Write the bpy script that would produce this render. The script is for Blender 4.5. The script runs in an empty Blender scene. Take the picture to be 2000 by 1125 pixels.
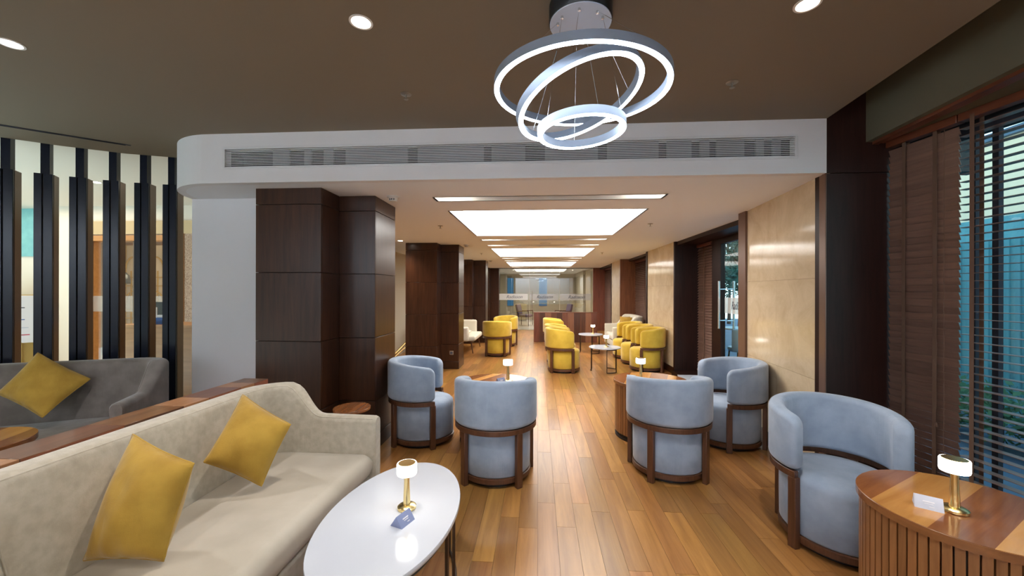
import bpy, bmesh, math, random
from mathutils import Vector, Matrix
random.seed(7)
PI = math.pi
SC = bpy.context.scene
COL = SC.collection

# ------------------------------------------------------------------ camera, sky, exposure
cam_d = bpy.data.cameras.new('camera')
cam = bpy.data.objects.new('camera', cam_d)
COL.objects.link(cam)
cam_d.sensor_width = 36.0
cam_d.lens = 770.0 / 2000 * 36
cam_d.shift_y = 5.7 / 2000
cam_d.clip_start = 0.02
cam.location = (0, 0, 1.45)
cam.rotation_euler = (PI / 2, -0.002, 0.066)
SC.camera = cam
SC.view_settings.view_transform = 'Standard'
SC.view_settings.look = 'None'
SC.view_settings.exposure = 1.28
SC.view_settings.gamma = 1.0
SC.view_settings.use_curve_mapping = False
try:
    SC.cycles.use_denoising = True
    SC.cycles.max_bounces = 8
    SC.cycles.sample_clamp_indirect = 6.0
except Exception:
    pass
world = bpy.data.worlds.new('dusk_sky')
SC.world = world
world.use_nodes = True
wn = world.node_tree.nodes
bg = wn['Background']
wtc = wn.new('ShaderNodeTexCoord')
wsep = wn.new('ShaderNodeSeparateXYZ')
wr = wn.new('ShaderNodeValToRGB')
world.node_tree.links.new(wtc.outputs['Generated'], wsep.inputs[0])
world.node_tree.links.new(wsep.outputs[2], wr.inputs[0])
wr.color_ramp.elements[0].position = 0.0
wr.color_ramp.elements[0].color = (0.55, 0.78, 0.82, 1)
wr.color_ramp.elements[1].position = 0.75
wr.color_ramp.elements[1].color = (0.16, 0.34, 0.52, 1)
world.node_tree.links.new(wr.outputs[0], bg.inputs['Color'])
bg.inputs['Strength'].default_value = 1.9

CEIL_POWER = 4.4       # luminous ceiling trays
RING_POWER = 19.0      # ring chandelier strips
SPOT_MAIN = 34.0       # recessed downlights in the brown ceiling
FILL_POWER = 42.0  # added area lights behind the camera
SPOT_LOBBY = 13.0

# ------------------------------------------------------------------ materials
def mat(name, col, rough=0.6, metal=0.0, emit=None, estr=0.0, coat=0.0, bump=None, var=None, spec=None, sheen=0.0, alpha=None, trans=None):
    m = bpy.data.materials.new(name)
    m.use_nodes = True
    nt = m.node_tree
    b = nt.nodes['Principled BSDF']
    b.inputs['Base Color'].default_value = (*col, 1)
    b.inputs['Roughness'].default_value = rough
    b.inputs['Metallic'].default_value = metal
    if spec is not None: b.inputs['Specular IOR Level'].default_value = spec
    if coat: b.inputs['Coat Weight'].default_value = coat; b.inputs['Coat Roughness'].default_value = 0.12
    if sheen: b.inputs['Sheen Weight'].default_value = sheen; b.inputs['Sheen Roughness'].default_value = 0.4
    if emit is not None:
        b.inputs['Emission Color'].default_value = (*emit, 1)
        b.inputs['Emission Strength'].default_value = estr
    if trans is not None: b.inputs['Transmission Weight'].default_value = trans
    if alpha is not None: b.inputs['Alpha'].default_value = alpha
    tc = nt.nodes.new('ShaderNodeTexCoord')
    if var:   # (scale, second colour)
        n = nt.nodes.new('ShaderNodeTexNoise'); n.inputs['Scale'].default_value = var[0]; n.inputs['Detail'].default_value = 5
        r = nt.nodes.new('ShaderNodeValToRGB')
        r.color_ramp.elements[0].position = 0.36; r.color_ramp.elements[1].position = 0.64
        r.color_ramp.elements[0].color = (*col, 1); r.color_ramp.elements[1].color = (*var[1], 1)
        nt.links.new(tc.outputs['Object'], n.inputs['Vector']); nt.links.new(n.outputs[0], r.inputs[0])
        nt.links.new(r.outputs[0], b.inputs['Base Color'])
    if bump:  # (scale, strength)
        n2 = nt.nodes.new('ShaderNodeTexNoise'); n2.inputs['Scale'].default_value = bump[0]; n2.inputs['Detail'].default_value = 4
        bp = nt.nodes.new('ShaderNodeBump'); bp.inputs['Strength'].default_value = bump[1]; bp.inputs['Distance'].default_value = 0.01
        nt.links.new(tc.outputs['Object'], n2.inputs['Vector']); nt.links.new(n2.outputs[0], bp.inputs['Height'])
        nt.links.new(bp.outputs[0], b.inputs['Normal'])
    return m

def wood(name, c1, c2, axis='Z', rough=0.35, scale=1.0, rnd=0.0, hue=0.0, coat=0.0, spec=None, fine=None):
    """grain stretched along an axis, tone shifts from object to object and from island to island by rnd"""
    m = bpy.data.materials.new(name); m.use_nodes = True
    nt = m.node_tree; L = nt.links; b = nt.nodes['Principled BSDF']
    b.inputs['Roughness'].default_value = rough
    if spec is not None: b.inputs['Specular IOR Level'].default_value = spec
    if coat: b.inputs['Coat Weight'].default_value = coat; b.inputs['Coat Roughness'].default_value = 0.2
    tc = nt.nodes.new('ShaderNodeTexCoord'); oi = nt.nodes.new('ShaderNodeObjectInfo'); ge = nt.nodes.new('ShaderNodeNewGeometry')
    ad = nt.nodes.new('ShaderNodeMath'); ad.operation = 'ADD'
    L.new(oi.outputs['Random'], ad.inputs[0]); L.new(ge.outputs['Random Per Island'], ad.inputs[1])
    fr = nt.nodes.new('ShaderNodeMath'); fr.operation = 'FRACT'; L.new(ad.outputs[0], fr.inputs[0])
    mu = nt.nodes.new('ShaderNodeMath'); mu.operation = 'MULTIPLY'; mu.inputs[1].default_value = 37.0; L.new(fr.outputs[0], mu.inputs[0])
    va = nt.nodes.new('ShaderNodeVectorMath'); va.operation = 'ADD'
    L.new(tc.outputs['Object'], va.inputs[0]); L.new(mu.outputs[0], va.inputs[1])
    mp = nt.nodes.new('ShaderNodeMapping')
    s = {'X': (1.2, 16, 16), 'Y': (16, 1.2, 16), 'Z': (16, 16, 1.2)}[axis]
    mp.inputs['Scale'].default_value = [q * scale for q in s]
    L.new(va.outputs[0], mp.inputs['Vector'])
    n = nt.nodes.new('ShaderNodeTexNoise'); n.inputs['Scale'].default_value = 1.5; n.inputs['Detail'].default_value = 7; n.inputs['Roughness'].default_value = 0.62
    n.inputs['Distortion'].default_value = 0.6
    L.new(mp.outputs[0], n.inputs['Vector'])
    r = nt.nodes.new('ShaderNodeValToRGB')
    r.color_ramp.elements[0].position = 0.3; r.color_ramp.elements[1].position = 0.7
    r.color_ramp.elements[0].color = (*c1, 1); r.color_ramp.elements[1].color = (*c2, 1)
    L.new(n.outputs[0], r.inputs[0])
    out = r.outputs[0]
    if rnd:
        hs = nt.nodes.new('ShaderNodeHueSaturation')
        mr = nt.nodes.new('ShaderNodeMapRange'); mr.inputs[3].default_value = 1 - rnd; mr.inputs[4].default_value = 1 + rnd
        L.new(fr.outputs[0], mr.inputs[0]); L.new(mr.outputs[0], hs.inputs['Value'])
        if hue:
            m2 = nt.nodes.new('ShaderNodeMath'); m2.operation = 'MULTIPLY'; m2.inputs[1].default_value = 7.31
            f2 = nt.nodes.new('ShaderNodeMath'); f2.operation = 'FRACT'
            L.new(fr.outputs[0], m2.inputs[0]); L.new(m2.outputs[0], f2.inputs[0])
            mh = nt.nodes.new('ShaderNodeMapRange'); mh.inputs[3].default_value = 0.5 - hue; mh.inputs[4].default_value = 0.5 + hue
            L.new(f2.outputs[0], mh.inputs[0]); L.new(mh.outputs[0], hs.inputs['Hue'])
        L.new(out, hs.inputs['Color']); out = hs.outputs[0]
    L.new(out, b.inputs['Base Color'])
    bp = nt.nodes.new('ShaderNodeBump'); bp.inputs['Strength'].default_value = 0.05; bp.inputs['Distance'].default_value = 0.004
    L.new(n.outputs[0], bp.inputs['Height']); L.new(bp.outputs[0], b.inputs['Normal'])
    return m

def velvet(name, col, dark, scale=7.0):
    m = mat(name, col, rough=0.85, var=(scale, dark), bump=(260, 0.12), sheen=0.35)
    nt = m.node_tree; b = nt.nodes['Principled BSDF']      # soft upright creases of the nap
    tc = nt.nodes.new('ShaderNodeTexCoord'); mp = nt.nodes.new('ShaderNodeMapping'); mp.inputs['Scale'].default_value = (26, 26, 4)
    n = nt.nodes.new('ShaderNodeTexNoise'); n.inputs['Scale'].default_value = 1.0; n.inputs['Detail'].default_value = 3
    bp = nt.nodes.new('ShaderNodeBump'); bp.inputs['Strength'].default_value = 0.22; bp.inputs['Distance'].default_value = 0.012
    nt.links.new(tc.outputs['Object'], mp.inputs['Vector']); nt.links.new(mp.outputs[0], n.inputs['Vector']); nt.links.new(n.outputs[0], bp.inputs['Height'])
    old = b.inputs['Normal'].links[0].from_socket
    nt.links.new(old, bp.inputs['Normal']); nt.links.new(bp.outputs[0], b.inputs['Normal'])
    return m

def stone(name, c1, c2, rough=0.16):
    m = bpy.data.materials.new(name); m.use_nodes = True
    nt = m.node_tree; L = nt.links; b = nt.nodes['Principled BSDF']
    b.inputs['Roughness'].default_value = rough
    tc = nt.nodes.new('ShaderNodeTexCoord'); oi = nt.nodes.new('ShaderNodeObjectInfo')
    mu = nt.nodes.new('ShaderNodeMath'); mu.operation = 'MULTIPLY'; mu.inputs[1].default_value = 21.0; L.new(oi.outputs['Random'], mu.inputs[0])
    va = nt.nodes.new('ShaderNodeVectorMath'); va.operation = 'ADD'
    L.new(tc.outputs['Object'], va.inputs[0]); L.new(mu.outputs[0], va.inputs[1])
    n = nt.nodes.new('ShaderNodeTexNoise'); n.inputs['Scale'].default_value = 3.5; n.inputs['Detail'].default_value = 9; n.inputs['Roughness'].default_value = 0.7; n.inputs['Distortion'].default_value = 0.8
    L.new(va.outputs[0], n.inputs['Vector'])
    r = nt.nodes.new('ShaderNodeValToRGB'); r.color_ramp.elements[0].position = 0.25; r.color_ramp.elements[1].position = 0.72
    r.color_ramp.elements[0].color = (*c1, 1); r.color_ramp.elements[1].color = (*c2, 1)
    L.new(n.outputs[0], r.inputs[0]); L.new(r.outputs[0], b.inputs['Base Color'])
    return m

def glow(name, col, s):
    m = bpy.data.materials.new(name); m.use_nodes = True
    nt = m.node_tree; nt.nodes.remove(nt.nodes['Principled BSDF'])
    e = nt.nodes.new('ShaderNodeEmission'); e.inputs[0].default_value = (*col, 1); e.inputs[1].default_value = s
    nt.links.new(e.outputs[0], nt.nodes['Material Output'].inputs[0])
    return m

def glass(name, tint=(1, 1, 1), refl=0.12, frost=0.0, frost_col=(0.8, 0.8, 0.8)):
    m = bpy.data.materials.new(name); m.use_nodes = True
    nt = m.node_tree; nt.nodes.remove(nt.nodes['Principled BSDF'])
    t = nt.nodes.new('ShaderNodeBsdfTransparent'); t.inputs[0].default_value = (*tint, 1)
    g = nt.nodes.new('ShaderNodeBsdfGlossy'); g.inputs['Roughness'].default_value = 0.02
    fz = nt.nodes.new('ShaderNodeFresnel'); fz.inputs[0].default_value = 1.5
    mx = nt.nodes.new('ShaderNodeMath'); mx.operation = 'MULTIPLY_ADD'; mx.inputs[1].default_value = 1.0; mx.inputs[2].default_value = refl
    ge = nt.nodes.new('ShaderNodeNewGeometry')      # the far face of a pane adds no total reflection of its own
    iv = nt.nodes.new('ShaderNodeMath'); iv.operation = 'SUBTRACT'; iv.inputs[0].default_value = 1.0
    nt.links.new(ge.outputs['Backfacing'], iv.inputs[1]); nt.links.new(iv.outputs[0], mx.inputs[1])
    nt.links.new(fz.outputs[0], mx.inputs[0])
    mix = nt.nodes.new('ShaderNodeMixShader'); nt.links.new(mx.outputs[0], mix.inputs[0])
    nt.links.new(t.outputs[0], mix.inputs[1]); nt.links.new(g.outputs[0], mix.inputs[2])
    o = mix.outputs[0]
    if frost:
        d = nt.nodes.new('ShaderNodeBsdfDiffuse'); d.inputs[0].default_value = (*frost_col, 1)
        m2 = nt.nodes.new('ShaderNodeMixShader'); m2.inputs[0].default_value = frost
        nt.links.new(o, m2.inputs[1]); nt.links.new(d.outputs[0], m2.inputs[2]); o = m2.outputs[0]
    nt.links.new(o, nt.nodes['Material Output'].inputs[0])
    return m

M = {}
M['brown_ceiling'] = mat('brown_ceiling_paint', (0.21, 0.165, 0.112), 0.8, bump=(400, 0.03))
M['cream_paint'] = mat('cream_paint', (0.85, 0.865, 0.90), 0.75)
M['white_paint'] = mat('white_paint', (0.80, 0.79, 0.80), 0.7)
M['white_wall'] = mat('white_textured_paint', (0.78, 0.78, 0.81), 0.8, bump=(90, 0.08))
M['lobby_paint'] = mat('lobby_cream_paint', (0.72, 0.66, 0.58), 0.75)
M['tray_white'] = mat('tray_white_paint', (0.8, 0.79, 0.77), 0.7)
M['green_grey'] = mat('soffit_paint', (0.12, 0.105, 0.065), 0.7)
M['grille'] = mat('grille_paint', (0.75, 0.75, 0.76), 0.5)
M['duct_dark'] = mat('duct_dark', (0.02, 0.02, 0.03), 0.8)
M['duct_grey'] = mat('duct_grey', (0.20, 0.21, 0.23), 0.6)
M['walnut'] = wood('walnut_veneer', (0.024, 0.0085, 0.0042), (0.060, 0.022, 0.0095), 'Z', 0.30, 1.0, 0.10, spec=0.34, coat=0.10)
M['walnut_dark'] = wood('dark_walnut_veneer', (0.016, 0.006, 0.0045), (0.032, 0.012, 0.008), 'Z', 0.40, 1.2, 0.05, spec=0.2)
M['bronze_wood'] = mat('bronze_brown_trim', (0.16, 0.085, 0.055), 0.32, 0.25)
M['blind'] = wood('blind_slat_wood', (0.15, 0.082, 0.058), (0.22, 0.125, 0.092), 'Y', 0.30, 2.0, 0.12)
M['tape'] = mat('blind_tape_cloth', (0.13, 0.072, 0.045), 0.9)
M['red_wood'] = wood('reddish_rail_wood', (0.10, 0.026, 0.012), (0.17, 0.050, 0.022), 'Y', 0.35, 1.2)
M['rail'] = wood('mixed_rail_wood', (0.10, 0.030, 0.013), (0.22, 0.085, 0.034), 'Y', 0.28, 1.0, 0.6, 0.012)
M['board_dark'] = wood('dark_board_wood', (0.05, 0.017, 0.009), (0.10, 0.036, 0.018), 'Z', 0.33, 1.0, 0.1)
M['board_light'] = wood('light_board_wood', (0.19, 0.075, 0.036), (0.28, 0.12, 0.06), 'Z', 0.33, 1.0, 0.1)
M['rail_light'] = wood('light_rail_wood', (0.24, 0.10, 0.040), (0.36, 0.165, 0.070), 'Y', 0.28, 1.0, 0.2)
M['board'] = wood('partition_board_wood', (0.10, 0.030, 0.014), (0.19, 0.065, 0.030), 'Z', 0.33, 1.0, 0.35, 0.010)
M['plank'] = wood('floor_plank_wood', (0.232, 0.098, 0.024), (0.385, 0.187, 0.052), 'Y', 0.28, 0.9, 0.22, 0.007, spec=0.34)
M['subfloor'] = mat('plank_joint_dark', (0.05, 0.022, 0.010), 0.8)
M['marble_floor'] = stone('pale_marble_floor', (0.50, 0.44, 0.36), (0.66, 0.60, 0.52), 0.2)
M['stone'] = stone('beige_marble', (0.50, 0.375, 0.235), (0.70, 0.56, 0.38), 0.11)
M['frame_wood'] = wood('chair_frame_wood', (0.060, 0.022, 0.010), (0.125, 0.050, 0.022), 'Z', 0.38, 2.0)
M['blue_velvet'] = velvet('blue_grey_velvet', (0.265, 0.33, 0.425), (0.335, 0.40, 0.495), 9.0)
M['yellow_velvet'] = velvet('mustard_yellow_velvet', (0.54, 0.355, 0.030), (0.65, 0.445, 0.052), 6.0)
M['cushion'] = velvet('ochre_cushion_fabric', (0.36, 0.20, 0.018), (0.45, 0.265, 0.032), 9.0)
M['beige_fabric'] = velvet('beige_sofa_velvet', (0.405, 0.352, 0.268), (0.480, 0.424, 0.333), 26.0)
M['beige_plain'] = mat('beige_seat_fabric', (0.42, 0.368, 0.288), 0.85, var=(4.0, (0.48, 0.425, 0.34)), bump=(18, 0.12), sheen=0.2)
M['grey_fabric'] = velvet('grey_brown_sofa_velvet', (0.150, 0.126, 0.106), (0.205, 0.175, 0.15), 9.0)
M['cream_fabric'] = mat('cream_sofa_fabric', (0.62, 0.57, 0.46), 0.85, bump=(200, 0.1))
M['purple_fabric'] = mat('purple_chair_fabric', (0.10, 0.075, 0.12), 0.8)
M['marble_top'] = mat('white_table_stone', (0.55, 0.57, 0.62), 0.12, var=(2.5, (0.59, 0.61, 0.65)))
M['dark_metal'] = mat('bronze_dark_metal', (0.075, 0.055, 0.042), 0.35, 0.8)
M['brass'] = mat('polished_brass', (0.86, 0.66, 0.30), 0.27, 1.0)
M['steel'] = mat('brushed_steel', (0.72, 0.72, 0.72), 0.25, 1.0)
M['shade_glow'] = mat('lamp_shade_acrylic', (0.9, 0.9, 0.9), 0.4, emit=(1.0, 0.97, 0.92), estr=4.5)
M['ring_alu'] = mat('ring_grey_aluminium', (0.24, 0.27, 0.32), 0.45, 0.2)
M['canopy_white'] = mat('canopy_white_metal', (0.56, 0.62, 0.72), 0.5)
M['black'] = mat('black_satin', (0.010, 0.011, 0.014), 0.35)
M['black_fin'] = mat('black_lacquer', (0.007, 0.010, 0.019), 0.22, spec=0.28)
M['bronze'] = mat('bronze_metal_side', (0.20, 0.15, 0.12), 0.34, 0.85)
M['led'] = glow('led_strip_glow', (0.72, 0.84, 1.0), RING_POWER)
M['tray_glow'] = glow('luminous_ceiling_glow', (1.0, 0.97, 0.93), CEIL_POWER)
M['slot_glow'] = glow('slot_lamp_glow', (1.0, 0.93, 0.83), 9.0)
M['down_glow'] = glow('downlight_glow', (1.0, 0.90, 0.76), 14.0)
M['down_glow_cool'] = glow('downlight_cool_glow', (0.90, 0.94, 1.0), 7.0)
M['down_white'] = mat('downlight_reflector', (0.85, 0.83, 0.80), 0.4)
M['card'] = mat('card_grey_blue', (0.22, 0.25, 0.40), 0.55)
M['card_pale'] = mat('card_pale_grey', (0.52, 0.53, 0.60), 0.5)
M['paper'] = mat('white_paper', (0.75, 0.72, 0.74), 0.7)
M['ink'] = mat('dark_ink', (0.05, 0.05, 0.07), 0.7)
M['ink_red'] = mat('red_ink', (0.45, 0.03, 0.06), 0.7)
M['ink_blue'] = mat('blue_ink', (0.05, 0.12, 0.35), 0.7)
M['orange_wood'] = wood('honey_desk_wood', (0.36, 0.155, 0.048), (0.50, 0.24, 0.085), 'X', 0.35, 0.8)
M['gold'] = mat('gold_lattice_metal', (0.62, 0.42, 0.13), 0.35, 0.7)
M['glass'] = glass('clear_glass', (0.93, 0.96, 0.95), 0.03)
M['window_glass'] = glass('window_glass', (0.88, 0.96, 0.97), 0.0)
M['dark_glass'] = glass('partition_glass', (0.70, 0.71, 0.68), 0.09)
M['frost'] = glass('frosted_band', (0.9, 0.9, 0.9), 0.03, 0.62, (0.72, 0.72, 0.70))
M['frost_thin'] = glass('thin_frosted_band', (0.9, 0.9, 0.9), 0.03, 0.25, (0.6, 0.6, 0.6))
M['teal_wall'] = mat('turquoise_outdoor_wall', (0.22, 0.50, 0.51), 0.8, var=(9.0, (0.18, 0.43, 0.46)), bump=(30, 0.4))
M['teal_rib'] = mat('turquoise_rib', (0.17, 0.41, 0.44), 0.8)
M['peach'] = mat('lit_peach', (0.85, 0.62, 0.42), 0.8)
M['leaf'] = mat('leaf_green', (0.055, 0.14, 0.05), 0.6, var=(8.0, (0.10, 0.20, 0.07)))
M['leaf_dark'] = mat('leaf_dark_green', (0.035, 0.085, 0.045), 0.6)
M['bark'] = mat('bark_brown', (0.07, 0.045, 0.03), 0.9)
M['paving'] = mat('paving_grey', (0.07, 0.10, 0.15), 0.8, var=(4.0, (0.10, 0.135, 0.18)))
M['plastic_grey'] = mat('plastic_light_grey', (0.60, 0.58, 0.54), 0.5)
M['chrome_small'] = mat('sprinkler_metal', (0.32, 0.29, 0.24), 0.35, 0.9)
M['bay_blue'] = glow('dusk_window_glow', (0.10, 0.28, 0.50), 0.42)
M['beige_wall'] = mat('beige_wall_paint', (0.50, 0.44, 0.34), 0.75)
M['gold_paint'] = mat('tan_fascia_paint', (0.48, 0.36, 0.20), 0.5)
M['mosaic'] = mat('brown_mosaic', (0.20, 0.115, 0.07), 0.35, var=(60.0, (0.42, 0.30, 0.22)), bump=(70, 0.5))
M['socket'] = mat('socket_plate_bronze', (0.30, 0.22, 0.16), 0.4, 0.3)

# ------------------------------------------------------------------ mesh helpers
class MB:
    def __init__(self):
        self.v = []; self.f = []
    def _add(self, vs, fs):
        b = len(self.v); self.v += [tuple(q) for q in vs]; self.f += [tuple(i + b for i in f) for f in fs]
    def box(self, c, s, rz=0.0, mtx=None):
        x, y, z = s[0] / 2, s[1] / 2, s[2] / 2
        vs = [Vector(p) for p in ((-x, -y, -z), (x, -y, -z), (x, y, -z), (-x, y, -z), (-x, -y, z), (x, -y, z), (x, y, z), (-x, y, z))]
        R = mtx if mtx is not None else Matrix.Rotation(rz, 3, 'Z')
        vs = [R @ p + Vector(c) for p in vs]
        self._add(vs, [(0, 3, 2, 1), (4, 5, 6, 7), (0, 1, 5, 4), (1, 2, 6, 5), (2, 3, 7, 6), (3, 0, 4, 7)])
        return self
    def mm(self, x0, x1, y0, y1, z0, z1):
        return self.box(((x0 + x1) / 2, (y0 + y1) / 2, (z0 + z1) / 2), (x1 - x0, y1 - y0, z1 - z0))
    def prism(self, poly, z0, z1):
        n = len(poly)
        area = sum(poly[i][0] * poly[(i + 1) % n][1] - poly[(i + 1) % n][0] * poly[i][1] for i in range(n))
        if area < 0: poly = poly[::-1]
        vs = [(p[0], p[1], z0) for p in poly] + [(p[0], p[1], z1) for p in poly]
        fs = [tuple(range(n - 1, -1, -1)), tuple(range(n, 2 * n))] + [(i, (i + 1) % n, n + (i + 1) % n, n + i) for i in range(n)]
        self._add(vs, fs); return self
    def lathe(self, prof, seg=32, c=(0, 0, 0), sx=1.0, sy=1.0, warp=None, mtx=None):
        """prof: list of (r, z) from bottom to top; closed with caps"""
        vs = []
        for r, z in prof:
            for k in range(seg):
                a = 2 * PI * k / seg
                p = Vector((r * math.cos(a) * sx, r * math.sin(a) * sy, z))
                if warp: p = warp(p)
                if mtx is not None: p = mtx @ p
                vs.append(p + Vector(c))
        n = len(prof); fs = []
        for i in range(n - 1):
            for k in range(seg):
                k2 = (k + 1) % seg
                fs.append((i * seg + k, i * seg + k2, (i + 1) * seg + k2, (i + 1) * seg + k))
        fs.append(tuple(range(seg - 1, -1, -1))); fs.append(tuple(range((n - 1) * seg, n * seg)))
        self._add(vs, fs); return self
    def ring(self, prof, seg=96, mtx=None, c=(0, 0, 0), sx=1.0, sy=1.0):
        """closed profile of (r, z) swept round a full circle"""
        n = len(prof); vs = []
        for k in range(seg):
            a = 2 * PI * k / seg
            for r, z in prof:
                p = Vector((r * math.cos(a) * sx, r * math.sin(a) * sy, z))
                if mtx is not None: p = mtx @ p
                vs.append(p + Vector(c))
        fs = []
        for k in range(seg):
            k2 = (k + 1) % seg
            for i in range(n):
                j = (i + 1) % n
                fs.append((k * n + i, k2 * n + i, k2 * n + j, k * n + j))
        self._add(vs, fs); return self
    def loft(self, secs, closed=False):
        """list of equal-length closed sections, capped at the ends unless closed"""
        n = len(secs[0]); vs = [p for s in secs for p in s]; fs = []
        m = len(secs)
        for k in range(m if closed else m - 1):
            k2 = (k + 1) % m
            for i in range(n):
                j = (i + 1) % n
                fs.append((k * n + i, k * n + j, k2 * n + j, k2 * n + i))
        if not closed:
            fs.append(tuple(range(n - 1, -1, -1))); fs.append(tuple(range((m - 1) * n, m * n)))
        self._add(vs, fs); return self
    def tube(self, pts, r, seg=8):
        pts = [Vector(p) for p in pts]; secs = []
        for i, p in enumerate(pts):
            d = (pts[min(i + 1, len(pts) - 1)] - pts[max(i - 1, 0)]).normalized()
            a = d.cross(Vector((0, 0, 1)))
            if a.length < 1e-3: a = d.cross(Vector((0, 1, 0)))
            a.normalize(); b = d.cross(a)
            rr = r[i] if isinstance(r, (list, tuple)) else r
            secs.append([p + a * rr * math.cos(2 * PI * k / seg) + b * rr * math.sin(2 * PI * k / seg) for k in range(seg)])
        return self.loft(secs)
    def quad(self, a, b, c, d):
        self._add([a, b, c, d], [(0, 1, 2, 3)]); return self
    def mesh(self, name, m, smooth=None):
        me = bpy.data.meshes.new(name)
        me.from_pydata(self.v, [], self.f)
        bm = bmesh.new(); bm.from_mesh(me)
        bmesh.ops.recalc_face_normals(bm, faces=bm.faces)
        bm.to_mesh(me); bm.free()
        if m is not None: me.materials.append(m)
        if smooth is not None:
            me.shade_smooth()
            if smooth < 180: me.set_sharp_from_angle(angle=math.radians(smooth))
        return me
    def build(self, name, m, parent=None, smooth=None, bevel=0.0, seg=2, loc=None):
        o = bpy.data.objects.new(name, self.mesh(name, m, smooth))
        COL.objects.link(o)
        if parent is not None: o.parent = parent
        if loc is not None: o.location = loc
        if bevel:
            b = o.modifiers.new('bevel', 'BEVEL'); b.width = bevel; b.segments = seg; b.limit_method = 'ANGLE'; b.angle_limit = math.radians(40)
            if smooth is None: o.data.shade_smooth(); o.data.set_sharp_from_angle(angle=math.radians(35))
        return o

def obj_of(name, me, parent=None, loc=None, rz=None):
    o = bpy.data.objects.new(name, me); COL.objects.link(o)
    if parent is not None: o.parent = parent
    if loc is not None: o.location = loc
    if rz is not None: o.rotation_euler = (0, 0, rz)
    return o

def tag(o, label=None, cat=None, group=None, kind=None):
    if label: o['label'] = label
    if cat: o['category'] = cat
    if group: o['group'] = group
    if kind: o['kind'] = kind
    return o

def empty(name, loc=(0, 0, 0), rz=0.0):
    o = bpy.data.objects.new(name, None); COL.objects.link(o)
    o.location = loc; o.rotation_euler = (0, 0, rz); o.empty_display_size = 0.1
    return o

def struct(o, label=None):
    o['kind'] = 'structure'
    if label: o['label'] = label
    return o

def kids(o):
    return [c for c in bpy.data.objects if c.parent == o]

KIDS = {}
def copy_tree(o, loc=None, rz=None, parent=None):
    c = o.copy(); COL.objects.link(c)
    if parent is not None: c.parent = parent
    if loc is not None: c.location = loc
    if rz is not None: c.rotation_euler = (0, 0, rz)
    if o not in KIDS: KIDS[o] = kids(o)
    for ch in KIDS[o]:
        copy_tree(ch, parent=c)
    return c

def rrect(w, h, r, n=4):
    """rounded rectangle, centred, as (u, v) list"""
    r = min(r, w / 2 - 1e-4, h / 2 - 1e-4); out = []
    for cx, cy, a0 in ((w / 2 - r, h / 2 - r, 0), (-w / 2 + r, h / 2 - r, 90), (-w / 2 + r, -h / 2 + r, 180), (w / 2 - r, -h / 2 + r, 270)):
        for i in range(n + 1):
            a = math.radians(a0 + 90 * i / n); out.append((cx + r * math.cos(a), cy + r * math.sin(a)))
    return out

def text_curve(name, s, size, m, parent, mtx, shear=0.0, ext=0.0008):
    c = bpy.data.curves.new(name, 'FONT'); c.body = s; c.size = size; c.shear = shear; c.extrude = ext
    c.align_x = 'CENTER'; c.align_y = 'CENTER'
    c.materials.append(m)
    o = bpy.data.objects.new(name, c); COL.objects.link(o)
    o.matrix_world = mtx
    if parent is not None:
        o.parent = parent; o.matrix_parent_inverse = Matrix.Identity(4)
    return o

ZC, ZM = 2.306, 2.699      # corridor ceiling, main ceiling
YB = 2.987                 # front of the bulkhead
TX0, TX1 = -0.953, 1.129   # ceiling trays
PER = 3.76

# ------------------------------------------------------------------ floor
fl = struct(MB().mm(-5.2, 3.1, -2.6, 14.75, -0.12, -0.009).build('floor', M['subfloor']))
PW = 0.118
plank_me = {}
for L in (0.55, 0.7, 0.85, 1.0, 1.15, 1.3):
    plank_me[L] = MB().box((0, 0, -0.0045), (PW - 0.0014, L - 0.0016, 0.009)).mesh('plank', M['plank'])
cells = []
nx0 = int(-3.9 / PW) - 1
for ix in range(nx0, int(3.0 / PW) + 1):
    x = ix * PW + PW / 2
    y = -2.5 - random.random()
    while y < 14.7:
        L = random.choice(list(plank_me))
        cells.append((x, y + L / 2, L)); y += L
def plank_score(c):
    x, y, L = c
    if y < 0.85: return 99
    vis = -1.55 < x < 2.35 if y < 6 else -1.9 < x < 2.2
    if x / max(y, 0.1) < -0.75: vis = False
    return y if vis else 60 + abs(y)
cells.sort(key=plank_score)
for x, y, L in cells[:296]:
    obj_of('plank', plank_me[L], fl, (x, y, 0))
mb = MB()
for x, y, L in cells[296:]:
    y0, y1 = max(y - L / 2, -2.55), min(y + L / 2, 14.72)
    if y1 - y0 > 0.05 and not (x < -3.3 and y > 3.7):
        mb.mm(x - PW / 2 + 0.0007, x + PW / 2 - 0.0007, y0 + 0.0008, y1 - 0.0008, -0.009, 0)
po = mb.build('plank', M['plank'], fl); po['kind'] = 'stuff'
struct(MB().mm(-11.0, -3.32, 3.75, 13.0, -0.119, 0.004).build('floor', M['marble_floor']))
struct(MB().mm(-4.5, 4.5, 14.751, 21.0, -0.12, 0.0).build('floor', M['marble_floor']))

# ------------------------------------------------------------------ ceilings
def hole_plane(outer, holes, z, name, m):
    bm = bmesh.new(); edges = []
    for loop in [outer] + holes:
        vs = [bm.verts.new((p[0], p[1], z)) for p in loop]
        for i in range(len(vs)): edges.append(bm.edges.new((vs[i], vs[(i + 1) % len(vs)])))
    bmesh.ops.triangle_fill(bm, use_beauty=True, use_dissolve=False, edges=edges)
    # turn it into a slab
    ret = bmesh.ops.extrude_face_region(bm, geom=list(bm.faces))
    for g in ret['geom']:
        if isinstance(g, bmesh.types.BMVert): g.co.z += 0.03
    bmesh.ops.recalc_face_normals(bm, faces=bm.faces)
    me = bpy.data.meshes.new(name); bm.to_mesh(me); bm.free(); me.materials.append(m)
    return obj_of(name, me)

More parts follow.
